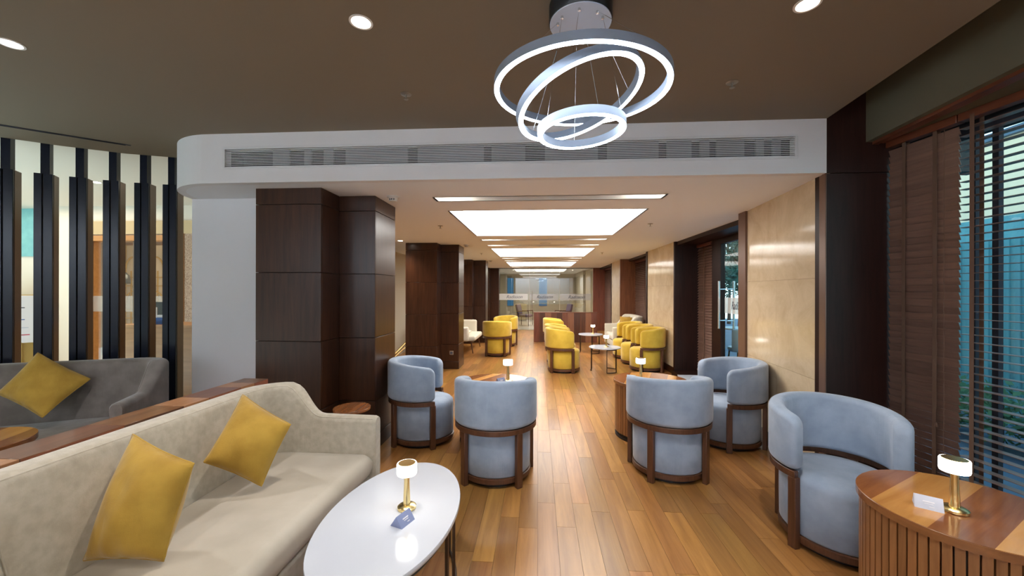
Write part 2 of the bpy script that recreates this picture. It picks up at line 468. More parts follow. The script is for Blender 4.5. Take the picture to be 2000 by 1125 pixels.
def circ(x, y, r, n=24):
    return [(x + r * math.cos(2 * PI * k / n), y + r * math.sin(2 * PI * k / n)) for k in range(n)]
fin_curve = [(-5.9, 0.9), (-5.3, 1.9), (-4.80, 2.53), (-4.395, 2.942), (-4.125, 3.152), (-3.769, 3.365), (-3.401, 3.498), (-3.22, 3.53)]
outer = fin_curve + [(-3.20, 3.60), (-2.60, 3.60), (-2.60, 3.03), (2.077, 3.03), (2.076, 2.977), (1.974, 1.821), (1.80, 0.0), (1.6, -2.6), (-5.9, -2.6)]
DL = [(-0.824, 1.783), (-2.672, 1.826), (1.166, 1.794)]
DL_R = 0.047
slot_mid = [(-3.53, 3.152), (-3.813, 2.914), (-4.067, 2.70), (-4.35, 2.38)]
slot_a = [(-3.50, 3.17), (-3.775, 2.965), (-4.025, 2.755), (-4.32, 2.43)]
slot_b = [(-3.565, 3.135), (-3.85, 2.875), (-4.105, 2.66), (-4.39, 2.34)]
holes = [circ(x, y, DL_R) for x, y in DL]
struct(hole_plane(outer, holes, ZM, 'ceiling', M['brown_ceiling']))
# window pocket above the brown ceiling
struct(MB().mm(-6.0, 3.4, -2.6, 3.1, 2.90, 2.95).build('ceiling', M['walnut_dark']))
# corridor ceiling with its openings
ys = []
for k in range(5):
    s0 = 3.564 + PER * k
    ys += [(s0, s0 + 0.155), (4.18 + PER * k, 6.10 + PER * k), (s0 + 2.955, s0 + 3.11)]
mb = MB()
mb.prism([(TX0, 3.05), (-2.647, 3.05)] + [(-2.647 - 0.54 * math.sin(a), YB + 0.6 - 0.54 * math.cos(a)) for a in [PI / 2 * i / 20 for i in range(1, 21)]] + [(-3.187, 20.0), (TX0, 20.0)], ZC, ZC + 0.04)
mb.mm(TX1, 2.62, 3.05, 20.0, ZC, ZC + 0.04)
yp = 3.05
for a, b in ys:
    if a > 20: break
    mb.mm(TX0, TX1, yp, a, ZC, ZC + 0.04); yp = b
mb.mm(TX0, TX1, yp, max(yp + 0.1, 20.0), ZC, ZC + 0.04)
mb.mm(2.62, 3.1, 8.9, 20.0, ZC + 0.02, ZC + 0.05)
mb.mm(-3.15, 3.2, 3.63, 20.0, 2.62, 2.66)
struct(mb.build('ceiling', M['cream_paint']))
# lobby ceiling
struct(MB().prism([(-5.9, 0.9), (-5.3, 1.9), (-4.80, 2.53), (-4.395, 2.942), (-4.125, 3.152), (-3.769, 3.365), (-3.401, 3.498), (-3.24, 3.53), (-3.24, 13), (-11, 13), (-11, 0.9)], ZM + 0.035, ZM + 0.08).build('ceiling', M['lobby_paint']))

# bulkhead with rounded left end
GX0, GX1, GZ0, GZ1 = -2.492, 1.857, 2.430, 2.573
mb = MB()
mb.mm(-2.647, 2.075, YB, YB + 0.06, ZC, GZ0)
mb.mm(-2.647, 2.075, YB, YB + 0.06, GZ1, ZM + 0.01)
mb.mm(-2.647, GX0, YB, YB + 0.06, GZ0, GZ1)
mb.mm(GX1, 2.075, YB, YB + 0.06, GZ0, GZ1)
arc_o = [(-2.647 - 0.6 * math.sin(a), YB + 0.6 - 0.6 * math.cos(a)) for a in [PI / 2 * i / 20 for i in range(21)]]
arc_i = [(-2.647 - 0.54 * math.sin(a), YB + 0.6 - 0.54 * math.cos(a)) for a in [PI / 2 * i / 20 for i in range(21)]]
for i in range(20):
    mb.prism([arc_o[i], arc_o[i + 1], arc_i[i + 1], arc_i[i]], ZC, ZM + 0.06)
mb.mm(-3.247, -3.187, YB + 0.6, 13.0, ZC, ZM + 0.06)
struct(mb.build('trim_1', M['white_paint'], smooth=30), 'white bulkhead with a rounded left end')

# ------------------------------------------------------------------ walls
struct(MB().mm(-3.247, -2.372, 3.50, 3.62, 0, ZC + 0.02).build('wall_left', M['white_wall']))
struct(MB().mm(-6.2, 3.6, -2.75, -2.6, 0, 2.95).build('wall_back', M['white_paint']))
struct(MB().mm(-3.24, -3.14, 3.62, 20, 0, ZC + 0.02).build('wall_left', M['beige_wall']))

# ------------------------------------------------------------------ wood clad columns
def column(y, full):
    """stepped column clad in walnut boards; y = front of its wider block"""
    c = struct(MB().mm(-2.355, -1.815, y + 0.015, y + 0.98, 0, ZC).mm(-1.82, -1.481, y + 0.317, y + 0.785, 0, ZC).build('wall_column', M['duct_dark'] if False else M['walnut_dark']), 'stepped walnut clad column')
    rows = [(0.0, 0.135), (0.138, 0.452), (0.456, 1.023), (1.027, 1.598), (1.602, 2.168), (2.172, ZC)]
    for i, (z0, z1) in enumerate(rows):
        nm = 'skirting' if i == 0 else 'panel'
        d = 0.022 if i == 0 else 0.015
        e = 0.004 if i == 0 else 0
        MB().mm(-2.37 - e, -1.80 + e, y + 0.015 - d - e * 0, y + 0.016, z0, z1).build(nm, M['walnut'], c, bevel=0.002, seg=1)
        MB().mm(-1.816, -1.80 + e, y + 0.0165, y + 0.317 - d, z0, z1).build(nm, M['walnut'], c, bevel=0.002, seg=1)
        MB().mm(-1.7995 + e, -1.466 + e, y + 0.317 - d, y + 0.318, z0, z1).build(nm, M['walnut'], c, bevel=0.002, seg=1)
        MB().mm(-1.482, -1.466 + e, y + 0.3185, y + 0.80, z0, z1).build(nm, M['walnut'], c, bevel=0.002, seg=1)
    return c
for k in range(4):
    column(3.165 + PER * k, k < 2)
# power socket on the second column
so = tag(MB().box((-1.60, 6.925 + 0.302 - 0.006, 0.30), (0.075, 0.010, 0.075)).build('power_socket', M['socket'], bevel=0.003),
    'small square power socket low on the second walnut column', 'socket')
MB().box((-1.60, 6.925 + 0.302 - 0.0115, 0.30), (0.045, 0.003, 0.045)).build('socket_insert', M['ink'], so)

# ------------------------------------------------------------------ right side: dark column, stone, window bays
wr_ = struct(MB().mm(2.42, 2.50, -2.6, -2.5, 0, 0.01).build('trim_2', M['walnut_dark'])) if False else None
dc = struct(MB().mm(2.085, 2.60, YB + 0.012, 3.12, 0, 2.90).build('wall_right', M['walnut_dark']), 'dark walnut pier beside the window')
for z0, z1 in ((0.0, 0.10), (0.104, 2.300), (2.305, 2.90)):
    MB().mm(2.074, 2.56, YB, YB + 0.013, z0, z1).build('panel', M['walnut_dark'], dc, bevel=0.002, seg=1)
MB().prism([(2.068, 2.988), (2.092, 3.112), (2.12, 3.112), (2.10, 2.9875)], 0, ZC).build('edge_trim', M['bronze_wood'], dc, bevel=0.003)

def stone_wall(p, q, ncol, name='wall_right', z1=ZC):
    p = Vector((*p, 0)); q = Vector((*q, 0)); d = (q - p); L = d.length; d.normalize(); n = Vector((d.y, -d.x, 0))  # outwards (+x)
    rz = math.atan2(d.y, d.x)
    c = (p + q) / 2 + n * 0.11
    o = struct(MB().box((c.x, c.y, z1 / 2), (L - 0.004, 0.18, z1), rz).build(name, M['subfloor']), 'beige marble wall')
    rows = [(0.0, 0.12), (0.122, 0.78), (0.7815, 1.55), (1.5515, z1)]
    w = L / ncol
    for i, (a, b) in enumerate(rows):
        for k in range(ncol):
            c = p + d * (w * (k + 0.5)) + n * (0.011 if i else 0.004)
            MB().box((c.x, c.y, (a + b) / 2), (w - 0.0012, 0.022, b - a), rz).build('tile' if i else 'skirting', M['stone'] if i else M['walnut'], o)
    return o
stone_wall((2.092, 3.114), (2.222, 4.351), 2)
stone_wall((2.36, 7.02), (2.36, 8.68), 2)
stone_wall((2.222, 10.82), (2.26, 12.3), 2)
stone_wall((2.03, 14.78), (1.95, 16.4), 2)
def post(x0, x1, y0, y1, m, name, label, z1=ZC):
    return struct(MB().mm(x0, x1, y0, y1, 0, z1).build(name, m, bevel=0.003), label)
post(2.20, 2.62, 4.353, 4.50, M['bronze_wood'], 'trim_3', 'bronze brown trim at the door bay')
post(2.345, 2.80, 6.99, 7.018, M['walnut'], 'trim_4', 'walnut jamb at the far side of the door bay')
post(2.345, 2.70, 8.682, 8.78, M['walnut_dark'], 'trim_5', 'dark trim after the second marble wall')
post(2.20, 2.70, 10.76, 10.818, M['board'], 'trim_6', 'reddish wood jamb of the second bay')
post(2.25, 2.66, 12.302, 12.38, M['walnut_dark'], 'trim_7', 'dark trim after the third marble wall')
post(2.02, 2.60, 14.69, 14.748, M['board'], 'trim_8', 'reddish wood jamb of the third bay')
# wide dark jamb panels facing down the corridor
post(2.35, 2.78, 6.965, 6.988, M['walnut_dark'], 'trim_9', 'dark jamb panel left of the door blind')
# plinth of the door bay with a marble topped step
stp = struct(MB().mm(2.30, 2.75, 6.55, 6.96, 0, 0.09).build('trim_10', M['walnut_dark']), 'dark plinth at the door bay')
step = struct(MB().mm(2.26, 2.70, 4.52, 6.53, 0, 0.075).build('trim_11', M['walnut']), 'step in the door bay')
MB().mm(2.25, 2.72, 4.52, 6.54, 0.075, 0.10).build('step_slab', M['marble_top'], step, bevel=0.004)
# lintel over each bay
for n, (x0, y0, y1) in enumerate(((2.36, 4.50, 6.96), (2.40, 8.78, 10.76), (2.25, 12.38, 14.69))):
    struct(MB().mm(x0 + 0.03, x0 + 0.45, y0, y1, ZC - 0.06, ZC + 0.001).build('trim_%d' % (12 + n), M['walnut_dark']), 'dark lintel over a window bay')
# outer closing wall behind the bays
struct(MB().mm(2.86, 2.98, 6.55, 8.70, 0, ZC).mm(2.72, 2.84, 8.68, 21, 0, ZC).build('wall_right', M['walnut_dark']), 'outer wall')

def blind(name, p, q, z0, z1, tilt, label, cat, group, tapes, individual=True, pitch=0.0455, stuff_label=None, sw=0.05):
    """wooden venetian blind hung between plan points p and q"""
    p = Vector((*p, 0)); q = Vector((*q, 0)); d = q - p; L = d.length; d.normalize(); n = Vector((d.y, -d.x, 0))
    if n.x > 0: n = -n       # into the room
    rz = math.atan2(d.y, d.x) - PI / 2
    mid = (p + q) / 2
    root = empty(name, (mid.x, mid.y, z0), rz)
    tag(root, label, cat, group)
    # local frame: y along the blind, x outwards
    MB().box((0, 0, z1 - z0 - 0.025), (0.06, L, 0.05)).build('head_rail', M['red_wood'], root, bevel=0.004)
    MB().box((0, 0, 0.012), (0.05, L - 0.004, 0.022)).build('bottom_rail', M['blind'], root, bevel=0.003)
    R = Matrix.Rotation(tilt, 3, 'Y')
    sl = MB().box((0, 0, 0), (sw, L - 0.006, 0.003), mtx=R).mesh('slat', M['blind'])
    z = 0.05; mb = MB()
    while z < z1 - z0 - 0.06:
        if individual: obj_of('slat', sl, root, (0, 0, z))
        else: mb.box((0, 0, z), (sw, L - 0.006, 0.003), mtx=R)
        z += pitch
    if not individual:
        s = mb.build('slat', M['blind'], root); s['kind'] = 'stuff'
    for t in tapes:
        y = -L / 2 + t * L
        for sx in (-1, 1):
            w = sw / 2 * abs(math.cos(tilt)) + 0.006
            MB().box((sx * w, y, (z1 - z0) / 2), (0.0015, 0.022, z1 - z0 - 0.06)).build('ladder_tape', M['tape'], root)
    return root

# main room window wall: line from the pier towards the camera
def wl(y): return (2.495 + (YB - y) * 0.1188, y)
b1 = blind('window_blind', wl(2.980), wl(2.556), 0.10, 2.52, math.radians(-71), 'closed brown wooden blind between the dark pier and the open blind', 'blind', 'wooden window blinds', (0.26, 0.70))
for yy, zz in ((2.64, 0.62), (2.60, 0.35)):
    x = wl(yy)[0] - 0.045
    MB().tube([(x - b1.location.x, yy - b1.location.y, 2.45 - 0.1), (x - b1.location.x, yy - b1.location.y, zz)], 0.0018, 5).build('pull_cord', M['tape'], b1).matrix_parent_inverse = Matrix.Rotation(-b1.rotation_euler[2], 4, 'Z')
kn = MB().lathe([(0.003, 0.03), (0.007, 0.02), (0.009, 0.005), (0.006, 0.0)], 12).build('cord_knob', M['bronze_wood'], b1, smooth=60)
kn.location = Matrix.Rotation(-b1.rotation_euler[2], 3, 'Z') @ Vector((wl(2.64)[0] - 0.045 - b1.location.x, 2.64 - b1.location.y, 0.50))
b2 = blind('window_blind', wl(2.548), wl(0.75), 0.10, 2.52, math.radians(0), 'open brown wooden blind nearest the slatted corner table', 'blind', 'wooden window blinds', (0.04, 0.35, 0.66, 0.96))
# window frame and glass behind the blinds
def wlo(y, off): return (2.495 + (YB - y) * 0.1188 + off, y)
win = struct(MB().prism([wlo(2.98, 0.13), wlo(2.98, 0.20), wlo(0.3, 0.20), wlo(0.3, 0.13)], 2.42, 2.56).build('window_1', M['duct_dark']), 'dark window frame behind the blinds')
for y in (2.93, 2.63, 2.52, 1.2):
    MB().prism([wlo(y, 0.135), wlo(y, 0.162), wlo(y - 0.03, 0.162), wlo(y - 0.03, 0.135)], 0.0, 2.42).build('mullion', M['duct_dark'], win)
MB().prism([wlo(2.98, 0.12), wlo(2.98, 0.22), wlo(0.3, 0.22), wlo(0.3, 0.12)], 0.0, 0.08).build('sill', M['walnut_dark'], win)
MB().prism([wlo(2.97, 0.165), wlo(2.97, 0.171), wlo(0.3, 0.171), wlo(0.3, 0.165)], 0.08, 2.42).build('pane', M['window_glass'], win)
# wall closing the rest of the right side, towards and behind the camera
struct(MB().prism([wlo(0.3, 0.1), wlo(0.3, 0.25), (3.2, -2.6), (2.9, -2.6)], 0, 2.95).build('wall_right', M['walnut_dark']))
struct(MB().prism([wlo(2.99, 0.10), wlo(2.99, 0.25), wlo(0.3, 0.25), wlo(0.3, 0.1)], 2.56, 2.95).build('wall_right', M['walnut_dark']), 'wall over the window')
# boxed soffit in front of the window, open pocket between it and the brown ceiling
sf = struct(MB().prism([(2.341, 2.985), (2.264, 1.996), (2.10, -0.1), (3.0, -0.1), wlo(2.985, 0.11)], 2.52, 2.895).build('trim_20', M['green_grey']), 'grey green soffit box over the window')
for k, (o0, o1, zz) in enumerate(((0.02, 0.06, 2.500), (0.07, 0.10, 2.507))):
    MB().prism([(2.341 + o0 + 0.02, 2.98), (2.264 + o0 + 0.02, 1.996), (2.10 + o0 + 0.1, 0.2), (2.10 + o1 + 0.14, 0.2), (2.264 + o1 + 0.02, 1.996), (2.341 + o1 + 0.02, 2.98)], zz, 2.521).build('soffit_trim', M['red_wood'], sf)
# beam dropped into the pocket over the brown ceiling edge
struct(MB().prism([(2.076, 2.98), (1.974, 1.821), (1.80, 0.0), (1.77, 0.0), (1.944, 1.821), (2.046, 2.98)], 2.73, 2.9).build('trim_21', M['walnut_dark']), 'edge of the ceiling pocket')

# door bay
blind('window_blind', (2.74, 6.96), (2.74, 6.40), 0.10, 2.24, math.radians(60), 'narrow brown wooden blind left of the glass door', 'blind', 'wooden window blinds', (0.5,), True)
door = struct(MB().mm(2.72, 2.79, 6.08, 6.38, 0.10, 2.25).build('door_1', M['walnut_dark'], bevel=0.004), 'glass door with dark frame and steel pull handles')
MB().mm(2.72, 2.79, 4.50, 4.60, 0.10, 2.25).build('door_frame', M['walnut_dark'], door)
MB().mm(2.72, 2.79, 4.60, 6.08, 2.16, 2.25).build('door_frame', M['walnut_dark'], door)
MB().mm(2.75, 2.762, 4.60, 6.08, 0.10, 2.16).build('pane', M['window_glass'], door)
band = MB().mm(2.744, 2.7495, 4.60, 6.00, 1.13, 1.36).build('frosted_band', M['frost'], door)
text_curve('lettering', 'Radisson', 0.16, M['ink'], door, Matrix.Translation((2.7425, 5.62, 1.245)) @ Matrix.Rotation(-PI / 2, 4, 'Z') @ Matrix.Rotation(PI / 2, 4, 'X') @ Matrix.Diagonal((0.62, 1, 1, 1)), 0.35)
for xx, yy in ((2.66, 6.00), (2.84, 5.93)):
    h = MB().tube([(xx, yy, 0.90), (xx, yy, 1.60)], 0.016, 12).build('handle', M['steel'], door, smooth=50)
    for zz in (1.02, 1.48):
        MB().tube([(xx, yy, zz), (2.75, yy, zz)], 0.010, 10).build('handle_stem', M['steel'], h, smooth=50)
struct(MB().mm(2.80, 2.98, 2.9, 20.0, ZC - 0.03, 2.95).build('wall_right', M['walnut_dark']), 'wall over the window bays')
struct(MB().mm(2.70, 2.82, 4.5, 6.96, 2.25, ZC + 0.02).build('trim_15', M['walnut_dark']), 'head over the door bay')
# blinds of the further bays
blind('window_blind', (2.60, 10.74), (2.60, 8.80), 0.10, 2.24, math.radians(50), 'far brown wooden blind in the bay behind the yellow armchairs', 'blind', 'wooden window blinds', (0.5, 0.9), False)
blind('window_blind', (2.45, 14.66), (2.45, 12.42), 0.10, 2.24, math.radians(60), 'farthest brown wooden blind beside the low wooden partition', 'blind', 'wooden window blinds', (0.5,), False)

# ------------------------------------------------------------------ air grille in the bulkhead
gr = empty('air_grille', (0, YB, GZ0))
tag(gr, 'long white linear air grille set in the bulkhead', 'air grille')
H = GZ1 - GZ0
mb = MB()
for x0, x1, z0, z1 in ((GX0 - 0.018, GX1 + 0.018, -0.016, 0), (GX0 - 0.018, GX1 + 0.018, H, H + 0.016), (GX0 - 0.018, GX0, 0, H), (GX1, GX1 + 0.018, 0, H)):
    mb.mm(x0, x1, -0.006, 0.004, z0, z1)
mb.build('frame', M['grille'], gr, bevel=0.001, seg=1)
MB().mm(GX0, GX1, 0.20, 0.21, -0.02, H + 0.02).mm(GX0, GX1, 0.05, 0.21, H + 0.005, H + 0.02).mm(GX0, GX1, 0.05, 0.21, -0.02, -0.005).mm(GX0 - 0.02, GX0, 0.062, 0.21, -0.02, H + 0.02).mm(GX1, GX1 + 0.02, 0.062, 0.21, -0.02, H + 0.02).build('plenum', M['duct_dark'], gr)
sl = MB().box((0, 0, 0), (GX1 - GX0, 0.010, 0.0050), mtx=Matrix.Rotation(math.radians(18), 3, 'X')).mesh('slat', M['grille'])
for k in range(11):
    obj_of('slat', sl, gr, ((GX0 + GX1) / 2, 0.008, H * (k + 0.5) / 11))
for x0, x1 in ((-2.12, -1.98), (-1.86, -1.80), (-1.70, -1.62), (-1.52, -1.02), (-0.94, -0.42), (-0.36, -0.1), (0.05, 0.45), (0.52, 0.90), (0.96, 1.14), (1.2, 1.27), (1.32, 1.52), (1.60, 1.66), (1.72, 1.78)):
    MB().mm(x0, x1, 0.035, 0.05, 0.002, H - 0.002).build('damper_blade', M['duct_grey'], gr)

# ------------------------------------------------------------------ luminous trays and slots of the corridor ceiling
place_words = ('nearest', 'second', 'third', 'fourth', 'farthest')
for k in range(4):
    y0, y1 = 4.18 + PER * k, 6.10 + PER * k
    t = empty('ceiling_light', ((TX0 + TX1) / 2, (y0 + y1) / 2, ZC))
    tag(t, '%s large rectangular luminous ceiling tray over the aisle%s' % (place_words[k], ' beyond the glass' if k == 3 else ''), 'ceiling light', 'luminous ceiling trays')
    w, h = (TX1 - TX0) / 2 - 0.003, (y1 - y0) / 2 - 0.003
    MB().mm(-w - 0.02, -w, -h, h, 0.0, 0.19).mm(w, w + 0.02, -h, h, 0.0, 0.19).mm(-w - 0.02, w + 0.02, -h - 0.02, -h, 0.0, 0.19).mm(-w - 0.02, w + 0.02, h, h + 0.02, 0.0, 0.19).build('tray_side', M['tray_white'], t)
    MB().mm(-w, w, -h, h, 0.155, 0.185).build('light_panel', M['tray_glow'], t)
    for j, s0 in enumerate((3.564 + PER * k, 3.564 + PER * k + 2.955)):
        s = empty('ceiling_slot', ((TX0 + TX1) / 2, s0 + 0.0775, ZC))
        tag(s, 'narrow ceiling slot lit at both ends, just %s the %s tray' % ('before' if j == 0 else 'past', place_words[k]), 'ceiling slot', 'narrow ceiling slots')
        MB().mm(-w - 0.02, -w, -0.0745, 0.0745, 0, 0.13).mm(w, w + 0.02, -0.0745, 0.0745, 0, 0.13).mm(-w - 0.02, w + 0.02, -0.0975, -0.0745, 0, 0.13).mm(-w - 0.02, w + 0.02, 0.0745, 0.0975, 0, 0.13).mm(-w - 0.02, w + 0.02, -0.0975, 0.0975, 0.11, 0.13).build('slot_side', M['tray_white'], s)
        for sx in (-1, 1):
            MB().box((sx * (w - 0.16), -0.055, 0.085), (0.16, 0.03, 0.03)).build('lamp_strip', M['slot_glow'], s)

# ------------------------------------------------------------------ recessed downlights, sprinklers, detectors
def spot(name, loc, power, col, angle=1.9, blend=0.7, size=0.04):
    l = bpy.data.lights.new(name, 'SPOT'); l.energy = power; l.color = col; l.spot_size = angle; l.spot_blend = blend; l.shadow_soft_size = size
    o = bpy.data.objects.new(name, l); COL.objects.link(o); o.location = loc
    return o
dl_lab = ('white recessed downlight left of the chandelier, in the brown ceiling', 'white recessed downlight at the far left of the brown ceiling', 'white recessed downlight right of the chandelier, in the brown ceiling')
for i, (x, y) in enumerate(DL):
    d = empty('downlight', (x, y, ZM)); tag(d, dl_lab[i], 'downlight', 'recessed downlights')
    MB().ring([(DL_R - 0.003, -0.003), (DL_R + 0.006, -0.003), (DL_R + 0.006, 0.001), (DL_R - 0.003, 0.001)], 32).build('rim', M['down_white'], d, smooth=40)
    mb = MB(); n = 28
    prof = [(DL_R - 0.002, 0.0), (0.038, 0.05), (0.028, 0.085)]
    secs = [[Vector((r * math.cos(2 * PI * k / n), r * math.sin(2 * PI * k / n), z)) for k in range(n)] for r, z in prof + [(0.045, 0.09), (DL_R + 0.004, 0.09), (DL_R + 0.004, 0.002)]]
    MB().loft(secs, closed=True).build('reflector', M['down_white'], d, smooth=60)
    MB().lathe([(0.027, 0.078), (0.027, 0.088)], 24).build('lamp', M['down_glow'] if i != 1 else M['down_glow_cool'], d)
    sp = spot('downlight_or_fill', (0, 0, -0.01), SPOT_MAIN, (1.0, 0.91, 0.80) if i != 1 else (0.95, 0.95, 1.0), 1.7, 0.8, 0.03); sp.parent = d
# added bare spots behind the camera to brighten the room, no fittings
for x, y in ((-2.6, 0.2), (-0.8, -0.3), (1.2, 0.0)):
    spot('downlight_or_fill', (x, y, ZM - 0.01), SPOT_MAIN * 1.3, (1.0, 0.93, 0.86), 2.0, 0.8, 0.05)

# added area lights, no fitting, bounced off the pale wall behind the camera
for x in (-3.6, -1.2, 1.2):
    l = bpy.data.lights.new('fill_light', 'AREA'); l.shape = 'RECTANGLE'; l.size = 1.6; l.size_y = 0.2; l.energy = FILL_POWER; l.color = (0.74, 0.86, 1.0)
    o = bpy.data.objects.new('fill_light', l); COL.objects.link(o); o.location = (x, -1.75, 2.62); o.rotation_euler = (math.radians(-72), 0, 0)
def sprinkler(x, y, z, lab):
    s = empty('sprinkler', (x, y, z)); tag(s, lab, 'sprinkler', 'fire sprinklers')
    MB().lathe([(0.030, -0.004), (0.034, -0.002), (0.034, 0.0005)], 20).build('rose', M['chrome_small'], s, smooth=40)
    MB().lathe([(0.004, -0.034), (0.014, -0.034), (0.014, -0.030), (0.005, -0.028), (0.006, -0.003)], 14).build('head', M['chrome_small'], s, smooth=40)
sprinkler(-0.84, 2.456, ZM, 'small metal sprinkler on the brown ceiling, left of the chandelier')
sprinkler(1.155, 2.438, ZM, 'small metal sprinkler on the brown ceiling, right of the chandelier')
sprinkler(-1.286, 5.12, ZC, 'small metal sprinkler left of the nearest luminous tray')
sprinkler(1.419, 5.108, ZC, 'small metal sprinkler right of the nearest luminous tray')
sprinkler(-1.286, 8.9, ZC, 'small metal sprinkler left of the second luminous tray')
sprinkler(1.419, 8.87, ZC, 'small metal sprinkler right of the second luminous tray')
def detector(x, y, lab):
    d = empty('smoke_detector', (x, y, ZC)); tag(d, lab, 'smoke detector', 'smoke detectors')
    MB().lathe([(0.048, -0.014), (0.055, -0.010), (0.055, 0.0005)], 28).build('base', M['plastic_grey'], d, smooth=40)
    MB().lathe([(0.026, -0.046), (0.034, -0.042), (0.040, -0.014)], 28).build('chamber', M['plastic_grey'], d, smooth=40)
    for k in range(3):
        a = -PI / 2 + (k - 1) * 0.5
        MB().box((0.036 * math.cos(a), 0.036 * math.sin(a), -0.030), (0.010, 0.006, 0.012), a + PI / 2).build('vent', M['ink'], d)
detector(-1.317, 3.508, 'white smoke detector by the top of the nearest walnut column')
detector(-1.329, 7.25, 'white smoke detector by the top of the second walnut column')
detector(-1.329, 11.0, 'white smoke detector by the top of the third walnut column')
sk = tag(empty('ceiling_speaker', (0.126, 7.09, ZC)), 'round flat ceiling speaker between two narrow slots', 'speaker')
MB().lathe([(0.075, -0.008), (0.095, -0.006), (0.098, 0.0005)], 32).build('rim', M['plastic_grey'], sk, smooth=40)
MB().lathe([(0.072, -0.0095), (0.073, -0.007)], 32).build('mesh_cover', M['grille'], sk)
# slot diffuser as a flat plate, the recess's shade put into its dark colour
sd = tag(MB().prism(slot_a + slot_b[::-1], ZM - 0.006, ZM - 0.0005).build('slot_diffuser', M['duct_dark']), 'dark curved slot diffuser in the brown ceiling above the fins', 'air diffuser')
MB().loft([[Vector((a[0] * f + b[0] * (1 - f), a[1] * f + b[1] * (1 - f), ZM - 0.0062 - dz)) for f, dz in ((0.46, 0.0), (0.54, 0.0), (0.54, 0.004), (0.46, 0.004))] for a, b in zip(slot_a, slot_b)]).build('vane', M['black'], sd)

# ------------------------------------------------------------------ ring chandelier
CH = Vector((0.183, 1.745, 0))
ch = tag(empty('ring_chandelier', (CH.x, CH.y, ZM)), 'chandelier of three glowing white rings hung under the brown ceiling', 'chandelier')
can = MB().lathe([(0.134, -0.075), (0.137, -0.071), (0.137, 0.0)], 48).build('canopy', M['black'], ch, smooth=40)
MB().lathe([(0.133, -0.079), (0.134, -0.0745)], 48).build('canopy_plate', M['canopy_white'], can, smooth=40)
def ring(R, c, n, w=0.020, h=0.036):
    n = Vector((n[0], n[1], 1)).normalized(); mt = Vector((0, 0, 1)).rotation_difference(n).to_matrix()
    cc = Vector(c) - Vector((CH.x, CH.y, ZM))
    r = MB().ring([(R - w / 2 - 0.002, 0.0015), (R + w / 2 + 0.002, 0.0015), (R + w / 2 + 0.002, h), (R - w / 2 - 0.002, h)], 128, mt, cc).build('ring', M['ring_alu'], ch, smooth=40)
    MB().ring([(R - w / 2, -0.001), (R + w / 2, -0.001), (R + w / 2, 0.0014), (R - w / 2, 0.0014)], 128, mt, cc).build('led_strip', M['led'], r, smooth=40)
    return mt, cc, h
ca = []
for R, c, n in ((0.365, (0.183, 1.735, 2.318), (0.009, -0.027)), (0.274, (0.183, 1.745, 2.275), (-0.342, 0.127)), (0.182, (0.190, 1.765, 2.150), (-0.057, 0.002))):
    mt, cc, h = ring(R, c, n)
    for k in range(3):
        a = 2 * PI * k / 3 + R * 9
        top = Vector((0.10 * math.cos(a), 0.10 * math.sin(a), -0.078)); bot = mt @ Vector((R * math.cos(a), R * math.sin(a), h)) + cc
        MB().tube([top, bot], 0.0011, 5).build('suspension_cable', M['steel'], ch)
        MB().lathe([(0.006, -0.012), (0.006, 0.0)], 8, c=top).build('cable_gland', M['steel'], ch)

# ------------------------------------------------------------------ armchairs
def arc_shell(r0, r1, z0f, z1f, half, corner, thin, steps=44, rr=0.03, n=5, side=0.0):
    """upholstered barrel back: rounded section swept round an arc, corners rounded at both ends.  Back points to -y."""
    secs = []
    rm = (r0 + r1) / 2; L = 2 * half * rm
    ss = []
    m = 7
    for i in range(m): ss.append(corner * (1 - math.cos(PI / 2 * i / m)))
    k = steps
    for i in range(k + 1): ss.append(corner + (L - 2 * corner) * i / k)
    for i in range(m - 1, -1, -1): ss.append(L - corner * (1 - math.cos(PI / 2 * i / m)))
    for s in ss:
        e = min(s, L - s)
        a = -half + s / rm
        ins = corner - math.sqrt(max(0, corner ** 2 - (corner - e) ** 2)) if e < corner else 0
        insb = 0.45 * ins
        tc_ = min(thin, corner)
        ti = (tc_ - math.sqrt(max(0, tc_ ** 2 - (tc_ - min(e, tc_)) ** 2))) * 0.9 if e < tc_ else 0
        z0, z1 = z0f(abs(a)) + insb, z1f(abs(a)) - ins
        w = (r1 - r0) - 2 * ti * 0.9; w = max(w, 0.006)
        sec = []
        for u, v in rrect(w, z1 - z0, min(rr, w / 2.05), n):
            r = rm + u; z = (z0 + z1) / 2 + v
            sec.append(Vector((r * math.sin(a), -r * math.cos(a), z)))
        secs.append(sec)
    return MB().loft(secs)

